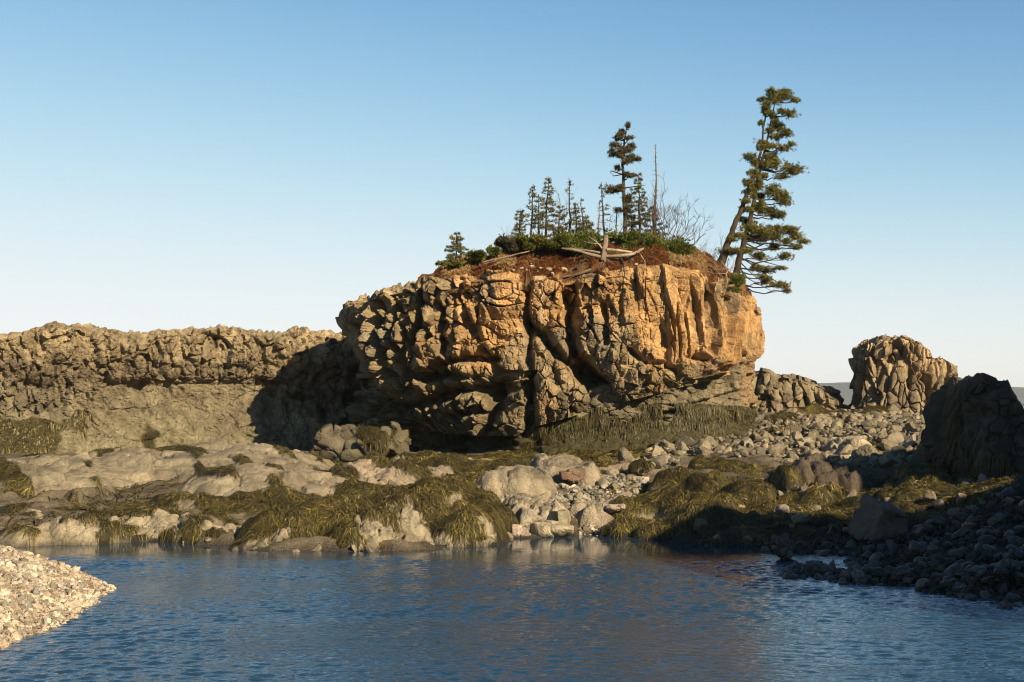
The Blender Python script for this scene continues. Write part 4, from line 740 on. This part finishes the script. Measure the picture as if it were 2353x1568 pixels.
spruce("dark straight spruce with a pointed tip, tallest of the left cluster", 1254, 538, 1259, 408, 26, 60, 1.0, bare=.12)
spruce("broad low spruce with rusty needles right of the pointed one", 1282, 540, 1287, 470, 26, 59.6, 1.2, pal=np.array([[.13, .095, .03], [.10, .09, .025], [.17, .11, .04]]))
spruce("sparse grey-topped spruce in the middle of the left cluster", 1311, 538, 1308, 406, 18, 60.3, .55, dead=.45, bare=.12)
spruce("small dark spruce tucked beside the sparse grey one", 1326, 540, 1322, 468, 16, 60, 1.0)
spruce("low bushy spruce left of the snag", 1350, 545, 1346, 492, 26, 59.6, 1.4, bare=-.05)
spruce("thin nearly bare spruce with a dead tip above the bushy one", 1341, 540, 1336, 452, 13, 60.4, .5, dead=.5, bare=.25)
spruce("sparse half-dead spruce just left of the tall flat-tiered tree", 1389, 545, 1382, 418, 20, 60.2, .5, dead=.6, bare=.12)
spruce("bare grey sapling between the snag and the half-dead spruce", 1372, 545, 1378, 464, 9, 60, .5, dead=1, name="dead_tree")
spruce("full green spruce right of the tall flat-tiered tree", 1470, 540, 1468, 398, 30, 60, 1.15, bare=.15)
spruce("short dark spruce filling the gap right of the full green one", 1505, 550, 1500, 470, 36, 60.4, 1.3, bare=-.05, pal=np.array([[.16, .115, .07], [.10, .085, .03], [.13, .1, .05]]))
spruce("dark bushy spruce in the gap below the tall flat-tiered tree", 1452, 545, 1450, 488, 22, 60.6, 1.2, bare=-.05)
spruce("very thin bare reddish sapling left of the tall flat-tiered tree", 1415, 545, 1417, 476, 10, 60.2, .5, dead=1, name="dead_tree")

def pads_tree(name, label, trunkpts, rads, pads, D, extra=(), pal=GREEN, flat=.5, sweep=.5, nper=230, fill=.45, cat="conifer", barkc=BARK):
    """tree whose foliage grows in separate wind-shaped pads; pads are (u, y, half width, half height, side depth)"""
    P_ = np.array([[float(PX(u, D)), D + dy, float(PZ(y, D))] for u, y, dy in trunkpts]); P_[0, 2] -= .3
    root = empty(name, tuple(P_[0])); tag(root, label, cat)
    tt_ = np.linspace(0, 1, len(P_)); tf = np.linspace(0, 1, 4 * len(P_)); tr = np.stack([np.interp(tf, tt_, P_[:, k]) for k in range(3)], 1); tr[1:-1] += rng.normal(0, .012, tr[1:-1].shape)
    tubes("trunk", [(tr, np.interp(tf, tt_, rads))], M_wood, root, barkc, 9)
    br, CC, DD = [], [], []; pads = list(pads)
    for j in range(int(len(tr) * .3), len(tr) - 1):
        if rng.random() < fill:
            uu, vv = proj(tr[j]); sd = rng.choice([-1, 1, 1]); pads.append((uu + sd * rng.uniform(3, 16), vv + rng.uniform(-6, 6), rng.uniform(6, 13), rng.uniform(3, 6)))
    for u, y, hw, hh in pads:
        dy = rng.uniform(-.5, .5) * (.3 + hw / 40); c_ = np.array([float(PX(u, D)), D + dy, float(PZ(y, D))]); rx, rz = hw / F * D, hh / F * D; ry = rx * .75
        k = np.argmin(np.linalg.norm(tr - (c_ + [0, 0, -.1 - .12 * rx]), axis=1) + .6 * np.clip(tr[:, 2] - c_[2], 0, None)); st_ = tr[max(0, min(len(tr) - 2, k))]
        bp_ = wiggle(st_, c_ + [0, 0, -rz * .4], 6, .035, -.05); br.append((bp_, np.linspace(.035, .012, 6)))
        sg = np.sign(c_[0] - st_[0]) or 1
        hw, hh = hw * 1.1, hh * 1.1; nt_ = int(nper * 1.5 * (hw * hh) / 500) + 40; q = rng.normal(size=(nt_, 3)); q /= np.linalg.norm(q, axis=1, keepdims=True); q *= rng.random((nt_, 1)) ** .45
        lump = .7 + .55 * (vn(q * 2.2 + u, 5) > -.1); q *= (lump * rng.choice([.9, 1.0, 1.35], nt_, p=[.4, .4, .2]))[:, None]
        o_ = q * [rx, ry, rz]; o_[:, 2] = o_[:, 2] + .12 * rz * (q[:, 2] > 0) - sweep * .18 * (q[:, 0] * sg) * rx * (1 if sg > 0 else .2); pc = c_ + o_; keep = rng.random(nt_) > .3 * (q[:, 2] < -.2)
        pc = pc[keep]; CC.append(pc); DD.append(np.broadcast_to(np.array([.6 * sg if sg < 0 else .7, 0, .35]), pc.shape))
        for j in range(0, len(pc), 9):
            if rng.random() < .7: s_ = bp_[rng.integers(3, 6)]; br.append((wiggle(s_, pc[j], 3, .05), np.linspace(.010, .004, 3)))
    for pts in extra:
        Q = np.array([[float(PX(u, D)), D + .1 * k, float(PZ(y, D))] for k, (u, y) in enumerate(pts)]); br.append((Q, np.linspace(.03, .006, len(Q))))
    tubes("branches", br, M_wood, root, DBARK, 4)
    V, Fc, C = blades(np.concatenate(CC), np.concatenate(DD), 11, .135, .008, .62, pal); mesh("crown", V, Fc, M_needle, root, C, smooth=False); return root
def cr(cx, cy): return (976.5 + cx * .3906, 172.3 + cy * .3906)
def crp(lst): return [(*cr(a_, b_), c_ * .3906, d_ * .3906) for a_, b_, c_, d_ in lst]
pads_tree("tall_pine", "tall thin conifer with separate flat tiers, tallest of the middle group", [(1437, 540, 0), (1437, 516, 0), (1433, 410, .05), (1430, 360, 0), (1436, 320, 0), (1441, 284, 0)], [.10, .085, .065, .05, .035, .015],
          crp([(1190, 300, 14, 18), (1165, 330, 18, 12), (1145, 370, 26, 13), (1195, 378, 22, 8), (1120, 420, 26, 14), (1165, 432, 26, 14), (1215, 420, 22, 14), (1105, 465, 24, 22), (1145, 470, 26, 22), (1205, 490, 34, 22), (1245, 503, 24, 9), (1178, 590, 16, 11), (1105, 680, 48, 22), (1150, 672, 22, 14), (1190, 735, 26, 30), (1140, 795, 30, 12), (1185, 800, 22, 22)]), 60,
          extra=[[(1433, 402), (1404, 392), (1402, 398)], [(1436, 400), (1410, 404), (1403, 392)], [(1437, 432), (1462, 428), (1485, 424)]], pal=np.array([[.07, .06, .025], [.10, .085, .035], [.05, .05, .02], [.14, .10, .05]]), sweep=0, fill=.3)
pads_tree("leaning_spruce", "tall trunk leaning right from the stack's edge, the left of the two", [(1650, 610, 0), (1668, 570, 0), (1683, 530, 0), (1700, 490, 0), (1712, 455, 0), (1722, 430, 0), (1740, 385, 0), (1750, 340, 0), (1755, 290, 0), (1768, 235, 0), (1776, 206, 0)], [.22, .145, .115, .10, .09, .08, .065, .05, .035, .025, .012],
          crp([(2035, 110, 26, 20), (2050, 150, 42, 24), (1985, 150, 26, 10), (2010, 215, 24, 30), (1978, 288, 16, 10), (1985, 412, 42, 20), (1975, 440, 24, 10), (1915, 492, 42, 16), (1945, 520, 28, 18), (1940, 590, 28, 26), (1900, 640, 36, 16), (1950, 655, 42, 26), (1880, 752, 28, 12), (1900, 790, 40, 12), (1840, 945, 52, 14), (1800, 975, 30, 8), (1790, 1045, 60, 14), (1830, 1040, 52, 10)]), 58.8)
pads_tree("leaning_spruce", "dense wind-swept spruce leaning right over the drop, the right of the two", [(1689, 634, 0), (1697, 600, 0), (1709, 560, 0), (1719, 524, 0), (1727, 490, 0), (1735, 450, 0), (1742, 410, 0), (1752, 370, 0), (1764, 320, 0), (1774, 270, 0), (1782, 225, 0)], [.17, .135, .12, .105, .095, .08, .07, .055, .045, .03, .015],
          crp([(2100, 115, 42, 18), (2090, 140, 50, 22), (2180, 145, 30, 12), (2130, 240, 42, 20), (2085, 225, 24, 14), (2080, 300, 36, 30), (2115, 350, 34, 26), (2060, 365, 40, 16), (2105, 430, 46, 15), (2150, 410, 18, 7), (2050, 485, 42, 32), (2040, 540, 44, 24), (2165, 570, 52, 28), (2130, 545, 26, 22), (2095, 605, 44, 12), (1990, 600, 22, 12), (2035, 690, 48, 34), (2095, 720, 50, 36), (2110, 755, 34, 16), (1995, 790, 60, 22), (2045, 815, 54, 26), (2085, 830, 24, 20), (1910, 868, 46, 16), (1920, 915, 70, 24), (2000, 925, 70, 28), (1945, 960, 70, 22), (2040, 960, 60, 24), (2075, 905, 60, 22), (2140, 920, 60, 24), (2185, 950, 40, 20), (2225, 985, 32, 11), (2120, 985, 32, 14), (2175, 1020, 36, 14), (2060, 1010, 36, 18), (2110, 1075, 38, 20), (1970, 1065, 50, 20), (1890, 1040, 40, 12), (1960, 1135, 44, 20), (2010, 1150, 40, 18), (2090, 1140, 30, 7), (2010, 1215, 44, 20), (2080, 1245, 60, 18), (2130, 1270, 26, 12), (1990, 1190, 44, 8)]), 59.2,
          extra=[[(1697, 612), (1720, 640), (1755, 658), (1785, 672)], [(1700, 590), (1740, 615), (1790, 650), (1815, 658)], [(1704, 570), (1745, 598), (1800, 612), (1813, 618)], [(1698, 600), (1730, 630), (1770, 660)]])
# bare trees and thicket
def twiggy(name, label, stems, D, col, cat="bare shrub", r0=.02, depth=3, group=None, nb=(3, 5), spread=.55):
    root = empty(name, (float(PX(stems[0][0], D)), D, float(PZ(stems[0][1], D)) - .2)); tag(root, label, cat, group); st_, tw = [], []
    def grow(p, d, L, r, k):
        q = p + d * L; pts = wiggle(p, q, 5, .05); (st_ if k == depth else tw).append((pts, np.linspace(r, r * .55, 5)))
        if k <= 0: return
        for _ in range(rng.integers(*nb)):
            i = rng.integers(1, 5); dd = d + rng.normal(0, spread, 3) * [1, .8, .7]; dd[2] += .15; dd /= np.linalg.norm(dd); grow(pts[i], dd, L * rng.uniform(.4, .68), r * .6, k - 1)
    for ub, yb, ut, yt in stems:
        a_ = np.array([float(PX(ub, D)), D + rng.uniform(-.4, .4), float(PZ(yb, D)) - .15]); b_ = np.array([float(PX(ut, D)), D + rng.uniform(-.6, .6), float(PZ(yt, D))]); L_ = np.linalg.norm(b_ - a_); grow(a_, (b_ - a_) / L_, L_ * .72, r0, depth)
    tubes("stem", st_, M_wood, root, col, 4)
    if tw: tubes("twigs", tw, M_wood, root, col, 3)
    return root
spruce("tallest bare grey dead tree, beside the full green spruce", 1502, 545, 1504, 334, 13, 60.2, .45, dead=1, bare=.35, name="dead_tree", group=None)
twiggy("bare_thicket", "wide fan of bare grey twigs at the right end of the tree group", [(1530, 560, 1480, 470), (1535, 560, 1520, 450), (1540, 565, 1550, 455), (1545, 565, 1580, 470), (1550, 565, 1610, 470), (1555, 570, 1625, 500), (1560, 575, 1645, 520), (1535, 560, 1500, 440), (1545, 560, 1560, 480), (1528, 560, 1510, 480)], 60, (.27, .225, .19), r0=.022, depth=3)
twiggy("bare_shrub", "rusty brown leafless shrub between the dead tree and the twig fan", [(1500, 550, 1490, 470), (1505, 550, 1505, 455), (1510, 550, 1525, 470), (1495, 550, 1478, 485)], 59.7, (.24, .14, .08), r0=.014, depth=3)
twiggy("bare_shrub", "grey bare shrub between the snag and the tall flat-tiered tree", [(1405, 545, 1398, 490), (1412, 545, 1420, 480), (1425, 545, 1432, 490)], 59.8, (.28, .2, .15), r0=.012, depth=2)
twiggy("bare_shrub", "faint bare shrub behind the pointed spruce", [(1290, 530, 1285, 440), (1295, 530, 1300, 445), (1300, 530, 1280, 460)], 60.6, (.3, .26, .22), r0=.012, depth=2)
twiggy("bare_shrub", "dark upright twigs at the foot of the leaning spruces", [(1650, 625, 1640, 560), (1655, 625, 1660, 560), (1665, 630, 1680, 575), (1672, 632, 1690, 590), (1643, 620, 1632, 575)], 58.3, (.17, .13, .10), r0=.012, depth=2)
def bush(label, uc, yc, hw, hh, D, n=2600, pal=GREEN, group="low green junipers along the soil cap", name="juniper_bush", cat="bush", dir_=(.2, -.3, .5)):
    yc, hh, hw, n = yc + 4, hh * 1.25, hw * 1.1, int(n * 1.05)
    c_ = np.array([float(PX(uc, D)), D, float(PZ(yc, D))]); rx, rz = hw / F * D, hh / F * D; q = rng.normal(size=(n, 3)); q /= np.linalg.norm(q, axis=1, keepdims=True); lc = np.stack([rng.uniform(-.75, .75, 9), rng.uniform(-.6, .6, 9), rng.uniform(-.5, .35, 9)], 1); lr = rng.uniform(.25, .55, 9); ki = rng.integers(0, 9, n)
    q = lc[ki] + q * lr[ki][:, None] * (rng.random((n, 1)) ** .35); sh_ = rng.random(n) < .10; q[:, 2] += sh_ * rng.uniform(0, .55, n)
    P_ = c_ + q * [rx, min(rx, 1.1), rz]; root = empty(name, (c_[0], c_[1], c_[2] - rz)); tag(root, label, cat, group)
    V, Fc, C = blades(P_, q * .9 + np.array(dir_), 6, .13, .014, .6, pal, (1 + .5 * vn(P_ * 2, 5).repeat(6))[:, None]); mesh("foliage", V, Fc, M_needle, root, C, smooth=False)
    tubes("stem", [(wiggle(c_ + [k * .15, 0, -rz - .2], c_ + [k * .3 * rx, 0, rz * .2], 5, .05), np.linspace(.03, .01, 5)) for k in (-1, 0, 1)], M_wood, root, DBARK, 4)
JG = np.array([[.075, .11, .018], [.11, .14, .025], [.16, .17, .035], [.05, .07, .016], [.2, .18, .05]])
bush("grey-green juniper at the left end of the bushes", 1165, 556, 26, 13, 59, pal=np.array([[.12, .10, .06], [.09, .085, .035], [.16, .13, .09]]))
bush("dark juniper under the slim spruces", 1215, 556, 40, 17, 59, 3400, pal=JG)
bush("yellowish juniper right of the slim spruces", 1270, 556, 38, 16, 58.8, 3200, pal=JG * [1.3, 1.1, 1])
bush("bright green juniper left of the snag", 1325, 552, 44, 20, 58.8, 3800, pal=JG * 1.15)
bush("dark green juniper right of the snag", 1425, 548, 36, 16, 59, 3000, pal=JG)
bush("green juniper below the full green spruce", 1478, 556, 42, 22, 58.8, 3800, pal=JG * 1.1)
bush("largest juniper spilling down the slope below the twig fan", 1540, 566, 40, 30, 58.6, 5200, pal=JG * 1.1)
bush("dark end juniper drooping toward the leaning trunks", 1572, 588, 20, 20, 58.4, 2000, pal=JG)
bush("low green shrub on the bare left end of the soil cap", 1100, 584, 24, 8, 58.4, 1200, pal=JG)
bush("small dark shrub left of the grey-green juniper", 1135, 574, 14, 10, 58.6, 800, pal=JG)
bush("green juniper clinging to the edge beneath the leaning spruces", 1688, 640, 24, 9, 57.4, 1500, pal=JG * 1.2)
bush("tiny green shrub below the clinging juniper", 1690, 662, 16, 6, 57.3, 500, pal=JG * 1.2)
bush("low spray of needles beside the tiny lone spruce", 1030, 602, 26, 3, 58.3, 500, pal=JG)

for k_, (u_, y_, h_) in enumerate(((1180, 560, 40), (1250, 552, 44), (1345, 556, 46), (1440, 556, 50), (1480, 560, 55), (1590, 590, 34), (1620, 600, 30))):
    twiggy("bare_shrub", ["thin grey twigs at the left of the juniper band", "thin grey twigs among the left spruces", "thin grey twigs behind the upright snag", "brown twigs below the tall flat-tiered tree", "brown twigs left of the dead tree", "low brown twigs on the slope right of the junipers", "low brown twigs nearest the leaning trunks"][k_], [(u_ + d_, y_, u_ + d_ * 2.4, y_ - h_ * f__) for d_, f__ in ((-7, .8), (-2, 1), (4, .9), (9, .7))], 59.0, (.27, .20, .14), r0=.010, depth=2)
# dry grass and heather on the soil
X = rng.uniform(PX(1000, 58), PX(1740, 58), 24000); fd = frontD(X); Y = fd + .2 + rng.uniform(0, 1, len(X)) ** 1.0 * 3.2; Zq = soil(X, Y); P_ = np.stack([X, Y, Zq], 1); u, v = proj(P_); nn_ = fbm(P_ * 1.3, 3, 66)
k = (nn_ > -.05) | ((np.abs(u - 1050) < 30) | (np.abs(u - 1160) < 28) | ((u > 1540) & (u < 1620)))
P_ = P_[k]; u = u[k]; straw = ((np.abs(u - 1048) < 34) | (np.abs(u - 1160) < 26) | (np.abs(u - 1580) < 42)) & (rng.random(len(u)) < .8)
pa = np.where(straw[:, None], np.array([[.62, .44, .20]]), np.array([[.26, .10, .035]])) * rng.uniform(.6, 1.3, (len(P_), 1))
V, Fc, C = blades(P_, np.broadcast_to(np.array([.1, -.5, .5]), P_.shape), 4, .15, .010, .45, GREEN); C = np.repeat(pa, 16, 0)
tag(mesh("dry_grass", V, Fc, M_grass, None, C, smooth=False), "dry straw and rusty heather tufts on the soil atop the big stack", "dry grass", kind="stuff")
# roots and dead twigs woven through the soil
rt = []
for _ in range(230):
    x0_ = rng.uniform(PX(1040, 58), PX(1720, 58)); y0_ = float(frontD(np.array([x0_]))[0]) + rng.uniform(.2, 2.2); an_ = rng.normal(-1.2, 1.1); Ls = rng.uniform(.3, 1.2); qx = x0_ + np.cos(an_) * Ls * np.linspace(0, 1, 6); qy = np.maximum(y0_ + np.sin(an_) * Ls * np.linspace(0, 1, 6), frontD(qx) - .05)
    qz = soil(qx, qy) + rng.uniform(-.02, .10, 6); rt.append((np.stack([qx, qy, qz], 1), np.linspace(rng.uniform(.010, .036), .006, 6)))
tubes("roots", rt, M_wood, stack, (.40, .30, .20), 4)['kind'] = "stuff"
# pale stones in the soil
SP = [(1236, 590, 5, 3.4), (1262, 622, 8, 7), (1209, 622, 5, 4), (1199, 617, 4, 3), (1222, 614, 5, 4), (1243, 618, 6, 4), (1297, 623, 10, 9), (1222, 607, 4, 3), (1270, 630, 5, 4), (1473, 612, 7, 4), (1462, 608, 5, 3), (1180, 622, 4, 3)]
v_, f_ = ICO[3]
for i, (u, y, hw, hh) in enumerate(SP):
    D = 57.2; c_ = np.array([float(PX(u, D)), 0, float(PZ(y, D))]); ys_ = np.linspace(55.9, 60, 80); zz = soil(np.full(80, c_[0]), ys_); zr = PZ(y, ys_); j = np.argmin(np.abs(zz - zr)); Dn = float(ys_[j])
    V = poly_shape(v_, rand_planes(np.random.default_rng(900 + i)), 9) * [hw / F * 57, hw / F * 50, hh / F * 57] + [float(PX(u, Dn)), Dn - .08, float(PZ(y, Dn))]
    o = mesh("embedded_stone", V, f_, M_pebble, None, np.broadcast_to(np.array([.60, .47, .29]), V.shape)); big1 = i == 6
    tag(o, "largest round cream stone stuck in the soil below the snag logs" if big1 else "small cream stone stuck in the red soil under the trees", "stone", None if big1 else "small cream stones in the soil")

# driftwood and roots
def wood(name, label, cat, paths, col, D=57.2, sides=6, group=None):
    lst = []
    for pts, r0, r1 in paths:
        Q = np.array([[float(PX(p[0], D)), D + (p[2] if len(p) > 2 else 0), float(PZ(p[1], D))] for p in pts]); t0 = np.linspace(0, 1, len(Q)); t1 = np.linspace(0, 1, max(8, 3 * len(Q))); Qs = np.stack([np.interp(t1, t0, Q[:, k]) for k in range(3)], 1)
        Qs += np.stack([vn(Qs * 3 + k * 7, 5) for k in range(3)], 1) * .03; lst.append((Qs, np.interp(t1, [0, 1], [r0, r1])))
    o = tubes(name, lst, M_wood, None, col, sides); tag(o, label, cat, group); return o
wood("tree_snag", "upright broken grey snag with sprawling roots at the soil edge", "tree stump", [([(1393, 541, .3), (1391, 560, .1), (1389, 580, 0), (1384, 602, -.1)], .105, .13), ([(1386, 596), (1405, 604, -.2), (1428, 622, -.2)], .05, .012), ([(1386, 598), (1400, 612, -.3), (1412, 632, -.3)], .045, .01), ([(1384, 598), (1392, 615, -.3), (1398, 634, -.3)], .035, .008), ([(1387, 594), (1415, 600, -.1), (1440, 604, 0)], .04, .012), ([(1384, 590), (1366, 596), (1350, 604)], .04, .012)], (.40, .32, .24))
wood("driftwood_log", "long bleached log curving right from the snag", "log", [([(1392, 590), (1420, 592, -.3), (1450, 588, -.3), (1478, 572, -.1)], .085, .04), ([(1462, 583, -.3), (1470, 574, -.2), (1480, 573)], .04, .015), ([(1394, 574, -.1), (1420, 578, -.2), (1452, 582, -.2)], .07, .05), ([(1468, 580), (1478, 600, -.3), (1486, 618, -.3)], .025, .008)], (.62, .52, .38))
wood("driftwood_log", "weathered grey log lying left of the snag", "log", [([(1386, 594, 0), (1350, 584, -.2), (1315, 574, -.1), (1298, 572)], .08, .04), ([(1385, 582, .1), (1340, 574), (1290, 570)], .06, .03), ([(1330, 581, -.1), (1325, 570), (1312, 562)], .03, .01), ([(1330, 582), (1322, 590), (1318, 604)], .022, .008)], (.40, .33, .25))
wood("driftwood_log", "crooked root running down left from the snag to the cliff top", "log", [([(1388, 603, 0), (1362, 620, -.3), (1330, 632, -.4), (1288, 640, -.4)], .095, .035), ([(1330, 632, -.4), (1310, 640, -.4), (1292, 650, -.4)], .03, .01), ([(1350, 625, -.3), (1330, 622), (1312, 628)], .05, .02)], (.36, .28, .2))
wood("driftwood_log", "thin pale branches poking up beside the snag", "branch", [([(1384, 570, 0), (1372, 558, 0), (1358, 548, 0), (1350, 543)], .03, .01), ([(1380, 562, 0), (1360, 560, 0), (1340, 556)], .022, .008), ([(1372, 558), (1368, 548), (1360, 545)], .015, .006)], (.62, .56, .46))
wood("exposed_root", "long thin root lying along the soil on the left", "root", [([(1108, 602, .3), (1150, 592, .3), (1190, 580, .6), (1218, 572, .8)], .035, .03), ([(1112, 606, .2), (1140, 600, .2), (1160, 592)], .02, .015)], (.42, .32, .22))
wood("exposed_root", "bleached tangle of roots hanging at the right end of the cliff top", "root", [([(1658, 600), (1664, 618, -.3), (1669, 632, -.3)], .022, .018), ([(1688, 612, -.1), (1672, 622, -.3), (1664, 632, -.3), (1640, 630, -.3), (1622, 624, -.3)], .03, .012), ([(1640, 614, -.2), (1645, 625, -.3), (1655, 640, -.3)], .02, .01), ([(1665, 632, -.3), (1668, 650, -.4), (1660, 680, -.4), (1640, 706, -.4)], .028, .010), ([(1650, 640, -.3), (1646, 662, -.4), (1638, 690, -.4)], .018, .008), ([(1628, 632, -.3), (1640, 640, -.3), (1648, 655, -.4)], .018, .008), ([(1630, 612, -.2), (1643, 622, -.3), (1660, 622, -.3)], .016, .007)], (.60, .49, .36))
wood("exposed_root", "dark thin roots trailing over the cliff edge right of centre", "root", [([(1440, 588, .3), (1470, 602, 0), (1500, 612, -.2), (1535, 622, -.3)], .03, .01), ([(1490, 585, .3), (1515, 598, 0), (1545, 612, -.2)], .025, .01), ([(1350, 586, 0), (1342, 600, -.2), (1338, 618, -.3)], .02, .01)], (.26, .19, .13))
wood("tree_stump", "small broken grey stump on the slope beside the leaning trunks", "tree stump", [([(1606, 592, .8), (1605, 576, .8), (1604, 566, .8)], .1, .05), ([(1606, 584, .8), (1625, 588, .5), (1650, 598, .2)], .03, .015)], (.32, .26, .2), 58)

# ------------------------------------------------------------------ far shore
hx = np.linspace(-3000, 4500, 260); hy = np.array([0, 60, 160, 320, 600, 1000.]) + 3000; prof_ = np.array([0, .45, .8, 1, .9, .5]); X, Y = np.meshgrid(hx, hy)
hgt = np.interp(CX + hx / 3300 * F, [-2000, 1700, 1880, 1950, 2200, 2353, 3500], [30, 40, 50, 52, 46, 42, 40]) + 2.2 * vn(np.stack([hx / 40, hx * 0, hx * 0], -1), 4) + 1.2 * vn(np.stack([hx / 12, hx * 0, hx * 0], -1), 6)
Z = prof_[:, None] * hgt[None] - 2
tag(mesh("hills", np.stack([X, Y, Z], -1), gridfaces(len(hy), len(hx)), M_ground, col=np.broadcast_to(np.array([.13, .15, .16]), X.shape + (3,))), kind="structure")  # blue-grey hill colour carries part of the distance haze

hz = [(x, y, z) for x in (-3500, 5000) for y in (-60, 4200) for z in (-3.2, 62)]
hzo = mesh("haze", hz, [(0, 1, 3, 2), (4, 6, 7, 5), (0, 4, 5, 1), (2, 3, 7, 6), (0, 2, 6, 4), (1, 5, 7, 3)], None, smooth=False); tag(hzo, kind="stuff")
hm_ = bpy.data.materials.new("haze"); hm_.use_nodes = True; hn = hm_.node_tree; hn.nodes.clear(); ho = hn.nodes.new("ShaderNodeOutputMaterial"); hv = hn.nodes.new("ShaderNodeVolumePrincipled")
hv.inputs['Color'].default_value = (.86, .91, .97, 1); hv.inputs['Density'].default_value = .00009; hv.inputs['Anisotropy'].default_value = .2; hn.links.new(hv.outputs[0], ho.inputs[1]); hzo.data.materials.append(hm_)
# ------------------------------------------------------------------ unseen cliff beyond the right edge, outline shaped to shade the spit
sA, cA, tE = math.sin(a), math.cos(a), math.tan(e)
edge_pts = [(3.4, 28.6, -1, 0), (3.6, 31, 0, .2), (3.3, 34.2, .1, 0), (5.3, 37.0, .8, 0), (7.2, 36.6, .6, 0), (9.6, 35.2, .4, 0), (11.0, 36.2, .5, 0), (11.5, 38.5, .1, 0), (9.2, 43.0, 2.1, .2), (13.5, 43, 3.8, 0), (16, 44, 4.0, .3), (19, 46, 3, .3), (24, 50, 1, 0), (30, 50, -2, 0)]
SQ = sorted([(x * cA + y * sA, z + m_ + (-x * sA + y * cA) * tE) for x, y, z, m_ in edge_pts])
ss = np.arange(SQ[0][0] - .3, SQ[-1][0] + 1, .3); t0 = 5.0
Qs = np.interp(ss, [q[0] for q in SQ], [q[1] for q in SQ]) - t0 * tE
th = np.linspace(-1, 1, 33); S_, T_ = np.meshgrid(ss, th); prof2 = np.clip(1 - np.abs(T_) ** 3, 0, 1) ** .5
Hh = np.clip(Qs, .5, None)[None] * prof2; Tt = t0 + T_ * 2.2; X = cA * S_ - sA * Tt; Y = sA * S_ + cA * Tt; P_ = np.stack([X, Y, Hh], -1); dd_, rr_, _ = blocks(P_, (1.2, 1.2, 1.6), 91, .2, .25, .1, .1)
P_[..., 2] += np.minimum(dd_, 0) * .3 * prof2 - .6 * (1 - prof2)
tag(mesh("shading_cliff", P_, gridfaces(len(th), len(ss)), M_rock, None, np.array([.28, .24, .17]) * (.8 + .4 * rr_[..., 1:2])), "tall unseen cliff shaped to shade the right-hand shore", "cliff")
